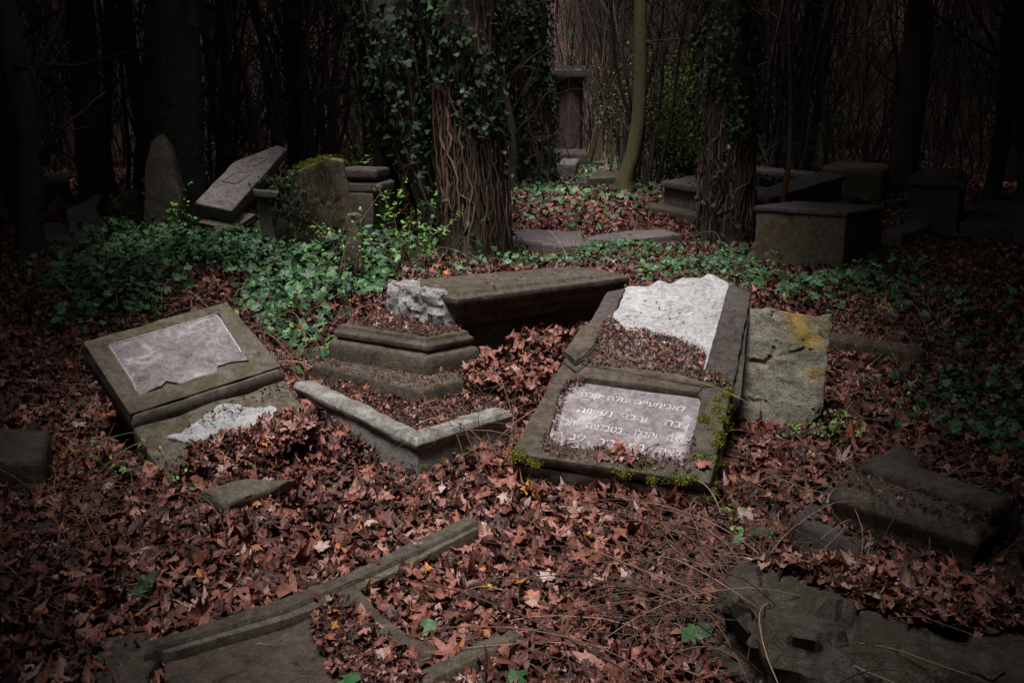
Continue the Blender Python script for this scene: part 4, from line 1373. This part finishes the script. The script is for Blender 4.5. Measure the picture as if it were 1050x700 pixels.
heap("heap of dry leaves between the chest tomb and the big tombstone", [((555, 350), .28), ((590, 332), .28), ((608, 318), .30), ((540, 370), .22), ((555, 390), .15), ((585, 350), .22), ((525, 385), .14), ((530, 400), .10), ((500, 380), .2)], 1300, .10, .03, 501)
heap("leaves piled over the broken foot of the left tombstone", [((270, 436), .09), ((240, 450), .06), ((290, 432), .09), ((220, 464), .04), ((290, 447), .07), ((195, 474), .03), ((265, 444), .08), ((300, 436), .07), ((245, 456), .05), ((275, 455), .05), ((300, 450), .03)], 900, .07, .03, 502)
heap("leaves caught against the front edge of the big tombstone", [((540, 490), .03), ((600, 505), .03), ((660, 518), .03), ((720, 525), .03), ((745, 480), .04), ((760, 455), .04)], 420, .08, .02, 503)

# leaves and crumbs lying on the stones
def on_plane(label, M, poly, n, size, seed, T, mat, zoff=.008, tilt=.35, zsp=.012, cat="fallen leaves", name="leaf_fragments", fall=None):
    r = np.random.default_rng(seed)
    xs = [p[0] for p in poly]
    ys = [p[1] for p in poly]
    x = r.uniform(min(xs), max(xs), n * 3)
    y = r.uniform(min(ys), max(ys), n * 3)
    k = inside(poly, x, y)
    if fall is not None: k &= r.random(n * 3) < fall(x, y)
    x, y = x[k][:n], y[k][:n]
    z = zoff + zsp * r.random(len(x))
    Mn = np.array(M)
    P = np.stack([x, y, z], 1) @ Mn[:3, :3].T + Mn[:3, 3]
    Nn = tiltn(len(x), tilt, r) @ Mn[:3, :3].T
    o = leaves(name, T, P, Nn, size * r.uniform(.4, 1.3, len(x)), mat, None, curl=.5, seed=seed)
    if o: tag(o, label, cat, kind="stuff")
    return o


pz = A.poly([(612, 362), (610, 350), (617, 332), (628, 326), (640, 338), (660, 340), (700, 350), (724, 362), (722, 384), (740, 392), (700, 378)])
vmin, vmax = min(p[1] for p in pz), max(p[1] for p in pz)
on_plane("dark leaf crumbs drifted over the foot of the white marble panel", A.m, pz, 3600, .0095, 601, T_CHIP, M_crumb, .004, .6, .02)
on_plane("small brown leaf scraps on the foot of the white marble panel", A.m, pz, 170, .020, 602, T_MAPLE_S, M_leaf, .008, .5, .02, name="leaf_scraps")
sp_ = A.poly([(612, 345), (622, 310), (650, 300), (725, 320), (722, 384), (610, 360)])
on_plane("few crumbs peppered on the marble panel", A.m, sp_, 110, .009, 603, T_CHIP, M_crumb, .006, .4, .004)
p4 = A.poly([(552, 455), (560, 440), (570, 452), (640, 460), (700, 468), (712, 440), (716, 470), (706, 486), (640, 478), (562, 466)])
on_plane("leaf crumbs gathered along the lower border of the inscribed panel", A.m, p4, 1500, .010, 604, T_CHIP, M_crumb, -.018, .6, .03)
p5 = A.poly([(590, 462), (640, 455), (680, 470), (670, 482), (600, 474)])
on_plane("maple leaves lying on the lower border of the inscribed panel", A.m, p5, 16, .042, 605, T_MAPLE, M_leaf, .006, .4, .03, name="fallen_leaves")
p6 = A.poly([(560, 470), (575, 395), (600, 380), (620, 372), (612, 384), (580, 400), (566, 455)])
on_plane("crumbs in the left corner of the inscribed panel", A.m, p6, 420, .013, 606, T_CHIP, M_crumb, -.01, .6, .02)
p7 = A.poly([(597, 350), (640, 372), (730, 384), (748, 392), (745, 398), (690, 385), (600, 376), (585, 372)])
on_plane("leaf litter along the cross bar of the big tombstone", A.m, p7, 520, .014, 607, T_CHIP, M_crumb, .016, .6, .012)
on_plane("single leaf on the big tombstone's right border", A.m, A.poly([(716, 476), (728, 478), (726, 486), (714, 482)]), 2, .04, 608, T_MAPLE, M_leaf, .012, .3, .01, name="fallen_leaves")
bh = Bp.poly([(205, 456), (240, 440), (264, 430), (304, 418), (325, 432), (290, 462), (235, 480), (180, 486)])
on_plane("brown leaves piled over the broken foot of the left tombstone", Bp.m, bh, 330, .048, 631, T_MAPLE, M_leaf, -.05, .5, .07, name="fallen_leaves")
on_plane("torn leaves piled over the broken foot of the left tombstone", Bp.m, bh, 420, .038, 632, T_TORN, M_leaf, -.055, .6, .07, name="leaf_scraps")
on_plane("crumbs on the left tombstone's ledge", Bp.m, [(ob[0][0] + .1, -.2), (ob[1][0] - .02, -.2), (ob[1][0] - .02, -.09), (ob[0][0] + .35, -.12)], 90, .012, 609, T_CHIP, M_crumb, -.03, .5, .02)
on_plane("thick brown crumbs on the stepped plinth's top", ID, inset(top, .03), 3000, .010, 610, T_CHIP, M_crumb, zt + .002, .6, .022)
on_plane("small leaf scraps on the stepped plinth's top", ID, inset(top, .05), 60, .024, 611, T_MAPLE_S, M_leaf, zt + .01, .4, .02, name="leaf_scraps")
ls = inset(low_, .02) if area2(low_) > 0 else low_
on_plane("crumbs on the stepped plinth's lower step", ID, low_, 1800, .010, 612, T_CHIP, M_crumb, .202, .6, .014)
kin = fillp
Pk = Plane((0, 0, .112), 0, 0, 0)
on_plane("brown crumbs filling the strip between kerb and stepped plinth", Pk.m, kin, 7500, .012, 613, T_CHIP, M_crumb, 0, .6, .03)
on_plane("leaf scraps filling the strip between kerb and stepped plinth", Pk.m, kin, 500, .028, 614, T_MAPLE_S, M_leaf, .005, .5, .03, name="leaf_scraps")
fgp = g2([(318, 636), (348, 612), (366, 632), (400, 655), (440, 700), (380, 720), (345, 690), (322, 655)], .05)
on_plane("crumbled leaves over the right part of the fallen frame's panel", ID, fgp, 1500, .012, 615, T_CHIP, M_crumb, .055, .6, .02)
on_plane("torn leaves over the right part of the fallen frame's panel", ID, fgp, 150, .028, 616, T_MAPLE, M_leaf, .06, .4, .02, name="leaf_scraps")
rt_ = g2([(770, 584), (810, 592), (872, 622), (960, 645), (1100, 665), (1120, 625), (960, 600), (850, 579)], .30)
on_plane("dead leaf litter on top of the rough hewn base", ID, rt_, 6500, .014, 617, T_CHIP, M_crumb, .305, .6, .045)
on_plane("brown torn leaves on top of the rough hewn base", ID, rt_, 900, .042, 618, T_TORN, M_leaf, .31, .4, .045, name="leaf_scraps")
on_plane("leaf litter on the sloping slab under the cornice block", ID, inset(ms, .04) if area2(ms) > 0 else inset(ms[::-1], .04), 520, .032, 619, T_MAPLE_S, M_leaf, .172, .5, .02, name="leaf_scraps")
on_plane("crumbs on the ledge of the moulded cornice block", ID, mb if area2(mb) > 0 else mb[::-1], 500, .012, 620, T_CHIP, M_crumb, .33, .5, .02)
on_plane("sparse crumbs scattered on the chest tomb lid", ID, lid, 130, .011, 621, T_CHIP, M_crumb, zc + .002, .4, .004)
toi = oi if area2(oi) > 0 else oi[::-1]
on_plane("leaves and ivy filling the open middle of the table tomb", ID, toi, 500, .08, 622, T_IVY_S, M_ivyd, .35, .5, .12, cat="ivy", name="ground_ivy")

# bright single leaves
pxleaves("fallen_leaves", "few brighter orange and yellow leaves on the dark litter", "fallen leaves", [(501, 600), (604, 546), (430, 560), (548, 612), (600, 675), (262, 560), (390, 690), (545, 618)], .07, T_MAPLE, [.022, .02, .04, .042, .055, .045, .03, .03], M_leaf, 651, tint=np.array([1, 1, .96, .97, .8, .97, .95, .9]), curl=.4)
pxleaves("fallen_leaves", "pale pinkish dry leaves lying on the litter", "fallen leaves", [(378, 534), (515, 508), (560, 468), (495, 412), (330, 560), (640, 590), (560, 590), (470, 440)], .07, T_MAPLE, [.05, .05, .03, .05, .04, .045, .045, .04], M_leaf, 652, tint=np.full(8, .93), curl=.4)

# ================================================================== TWIGS AND BRAMBLES
def brambles(label, boxes, n, L, seed, r0=.0035, hgt=.25, z=.05, name="dry_twigs"):
    r = np.random.default_rng(seed)
    paths, rads = [], []
    for _ in range(n):
        x0, y0, x1, y1 = boxes[r.integers(0, len(boxes))]
        p = G(r.uniform(x0, x1), r.uniform(y0, y1), z)
        base = float(hz(p[0], p[1])) + r.uniform(.02, .08)
        a = r.uniform(0, 6.28)
        l = L * r.uniform(.4, 1.3)
        k = 12
        t = np.linspace(0, 1, k)
        bend = r.normal(0, 1.6)
        ang_ = a + bend * t
        X_ = p[0] + np.cumsum(np.cos(ang_)) * l / k
        Y_ = p[1] + np.cumsum(np.sin(ang_)) * l / k
        H_ = hgt * r.random() ** 2
        Z_ = np.maximum(base, hz(X_, Y_) + .035) + H_ * 4 * t * (1 - t * r.uniform(.6, 1)) + np.cumsum(r.normal(0, .004, k))
        paths.append(np.stack([X_, Y_, Z_], 1))
        w_ = r0 * r.uniform(.4, 1.3)
        rads.append(np.linspace(w_, w_ * .4, k))
    o = tubes(name, paths, rads, M_twig, None, 5)
    tag(o, label, "twigs", kind="stuff")


brambles("tangle of thin dry twigs beside the stepped plinth and leaf heap", [(470, 360, 600, 440), (430, 380, 560, 450)], 90, .5, 701, .0028, .22, .15)
brambles("arching bramble stems over the cornice block and rough base", [(820, 480, 1040, 640), (740, 560, 900, 680)], 160, 1.1, 712, .0026, .3, .25)
brambles("fine twigs over the leaf heap between plinth and big tombstone", [(490, 340, 600, 430), (420, 400, 540, 440)], 110, .35, 711, .0018, .2, .2)
brambles("dry bramble stems trailing over the lower right ground", [(740, 450, 880, 640), (760, 540, 1040, 620), (700, 540, 820, 690)], 300, .7, 702, .0024, .10, .1)
brambles("pale dry stems by the fallen kerb at right", [(850, 350, 1000, 440), (880, 320, 980, 380)], 150, .6, 703, .003, .25, .05)
brambles("thin twigs scattered over the near leaf litter", [(60, 480, 800, 690), (500, 500, 800, 690)], 260, .28, 704, .0022, .03, .04)
brambles("thin twigs in the ivy beside the left tombstone", [(100, 300, 400, 390), (280, 370, 340, 400), (370, 215, 470, 290)], 170, .7, 705, .004, .3, .05)
brambles("twigs on the leaves near the trees in the middle distance", [(640, 255, 800, 310), (520, 255, 700, 275), (380, 200, 450, 260)], 110, .9, 706, .006, .25, .05)
brambles("dry grass like stalks on the left dark ground", [(20, 300, 130, 620)], 160, .5, 707, .003, .15, .04)

# straw-coloured grass at the far end of the clearing
r = np.random.default_rng(9)
n = 5200
y = r.uniform(29, 42, n)
x = r.uniform(-.3, .3, n) * y
z = hz(x, y)
hgt = r.uniform(.25, .8, n)
ln = r.normal(0, .15, (n, 2))
wd = .02
V = np.stack([np.stack([x - wd, y, z], 1), np.stack([x + wd, y, z], 1), np.stack([x + ln[:, 0], y + ln[:, 1], z + hgt], 1)], 1)
o = from_np("dry_grass", V.reshape(-1, 3), np.arange(n * 3).reshape(-1, 3), M_grass, None, False, np.repeat(r.random(n), 3))
tag(o, "pale dry grass at the far end of the clearing", "grass", kind="stuff")

# ================================================================== ADDED SHADE: unseen leaf mass with an opening shaped for the pool of light
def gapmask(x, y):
    "1 = opening shaped for the light pool, 0 = closed"
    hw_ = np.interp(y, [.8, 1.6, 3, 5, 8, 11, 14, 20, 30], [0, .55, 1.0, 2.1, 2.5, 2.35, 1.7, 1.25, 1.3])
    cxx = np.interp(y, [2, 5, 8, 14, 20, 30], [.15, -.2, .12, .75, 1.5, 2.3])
    return (np.abs(x - cxx) < hw_) | (((x + 3.1) / 1.0) ** 2 + ((y - 10.8) / 1.3) ** 2 < 1)  # second opening, added to brighten the slanting coping slab


r = np.random.default_rng(15)
n = 165000
y = np.concatenate([r.uniform(-9, 18, 85000), r.uniform(-40, 62, n - 85000)])
x = np.concatenate([r.uniform(-12, 12, 85000), r.uniform(-52, 52, n - 85000)])
zb_ = 3.3 + .13 * np.maximum(y, 0)
z = zb_ + r.uniform(0, 1, n) ** 1.5 * (1.6 + .1 * np.abs(x)) + np.clip((np.hypot(x, y - 10) - 33) / 25, 0, 1) * 6
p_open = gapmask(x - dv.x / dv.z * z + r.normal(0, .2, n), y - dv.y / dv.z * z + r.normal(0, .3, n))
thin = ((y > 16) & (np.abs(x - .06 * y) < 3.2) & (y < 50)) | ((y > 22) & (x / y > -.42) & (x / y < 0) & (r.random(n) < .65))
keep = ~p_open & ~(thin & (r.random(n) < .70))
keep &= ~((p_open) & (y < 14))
x, y, z = x[keep], y[keep], z[keep]
big = np.where((np.abs(x) < 12) & (y > -9) & (y < 18), .16, .5)
o = leaves("added_shade_foliage", T_OVAL, np.stack([x, y, z], 1), tiltn(len(x), .35, r), big * r.uniform(.7, 1.4, len(x)), M_shade, None, curl=.2, smooth=False, seed=99)
tag(o, "added unseen foliage overhead, shaped to shade the ground round the light pool", "added canopy", kind="stuff")
print("objects", len(bpy.data.objects), "faces", sum(len(m.polygons) for m in bpy.data.meshes))
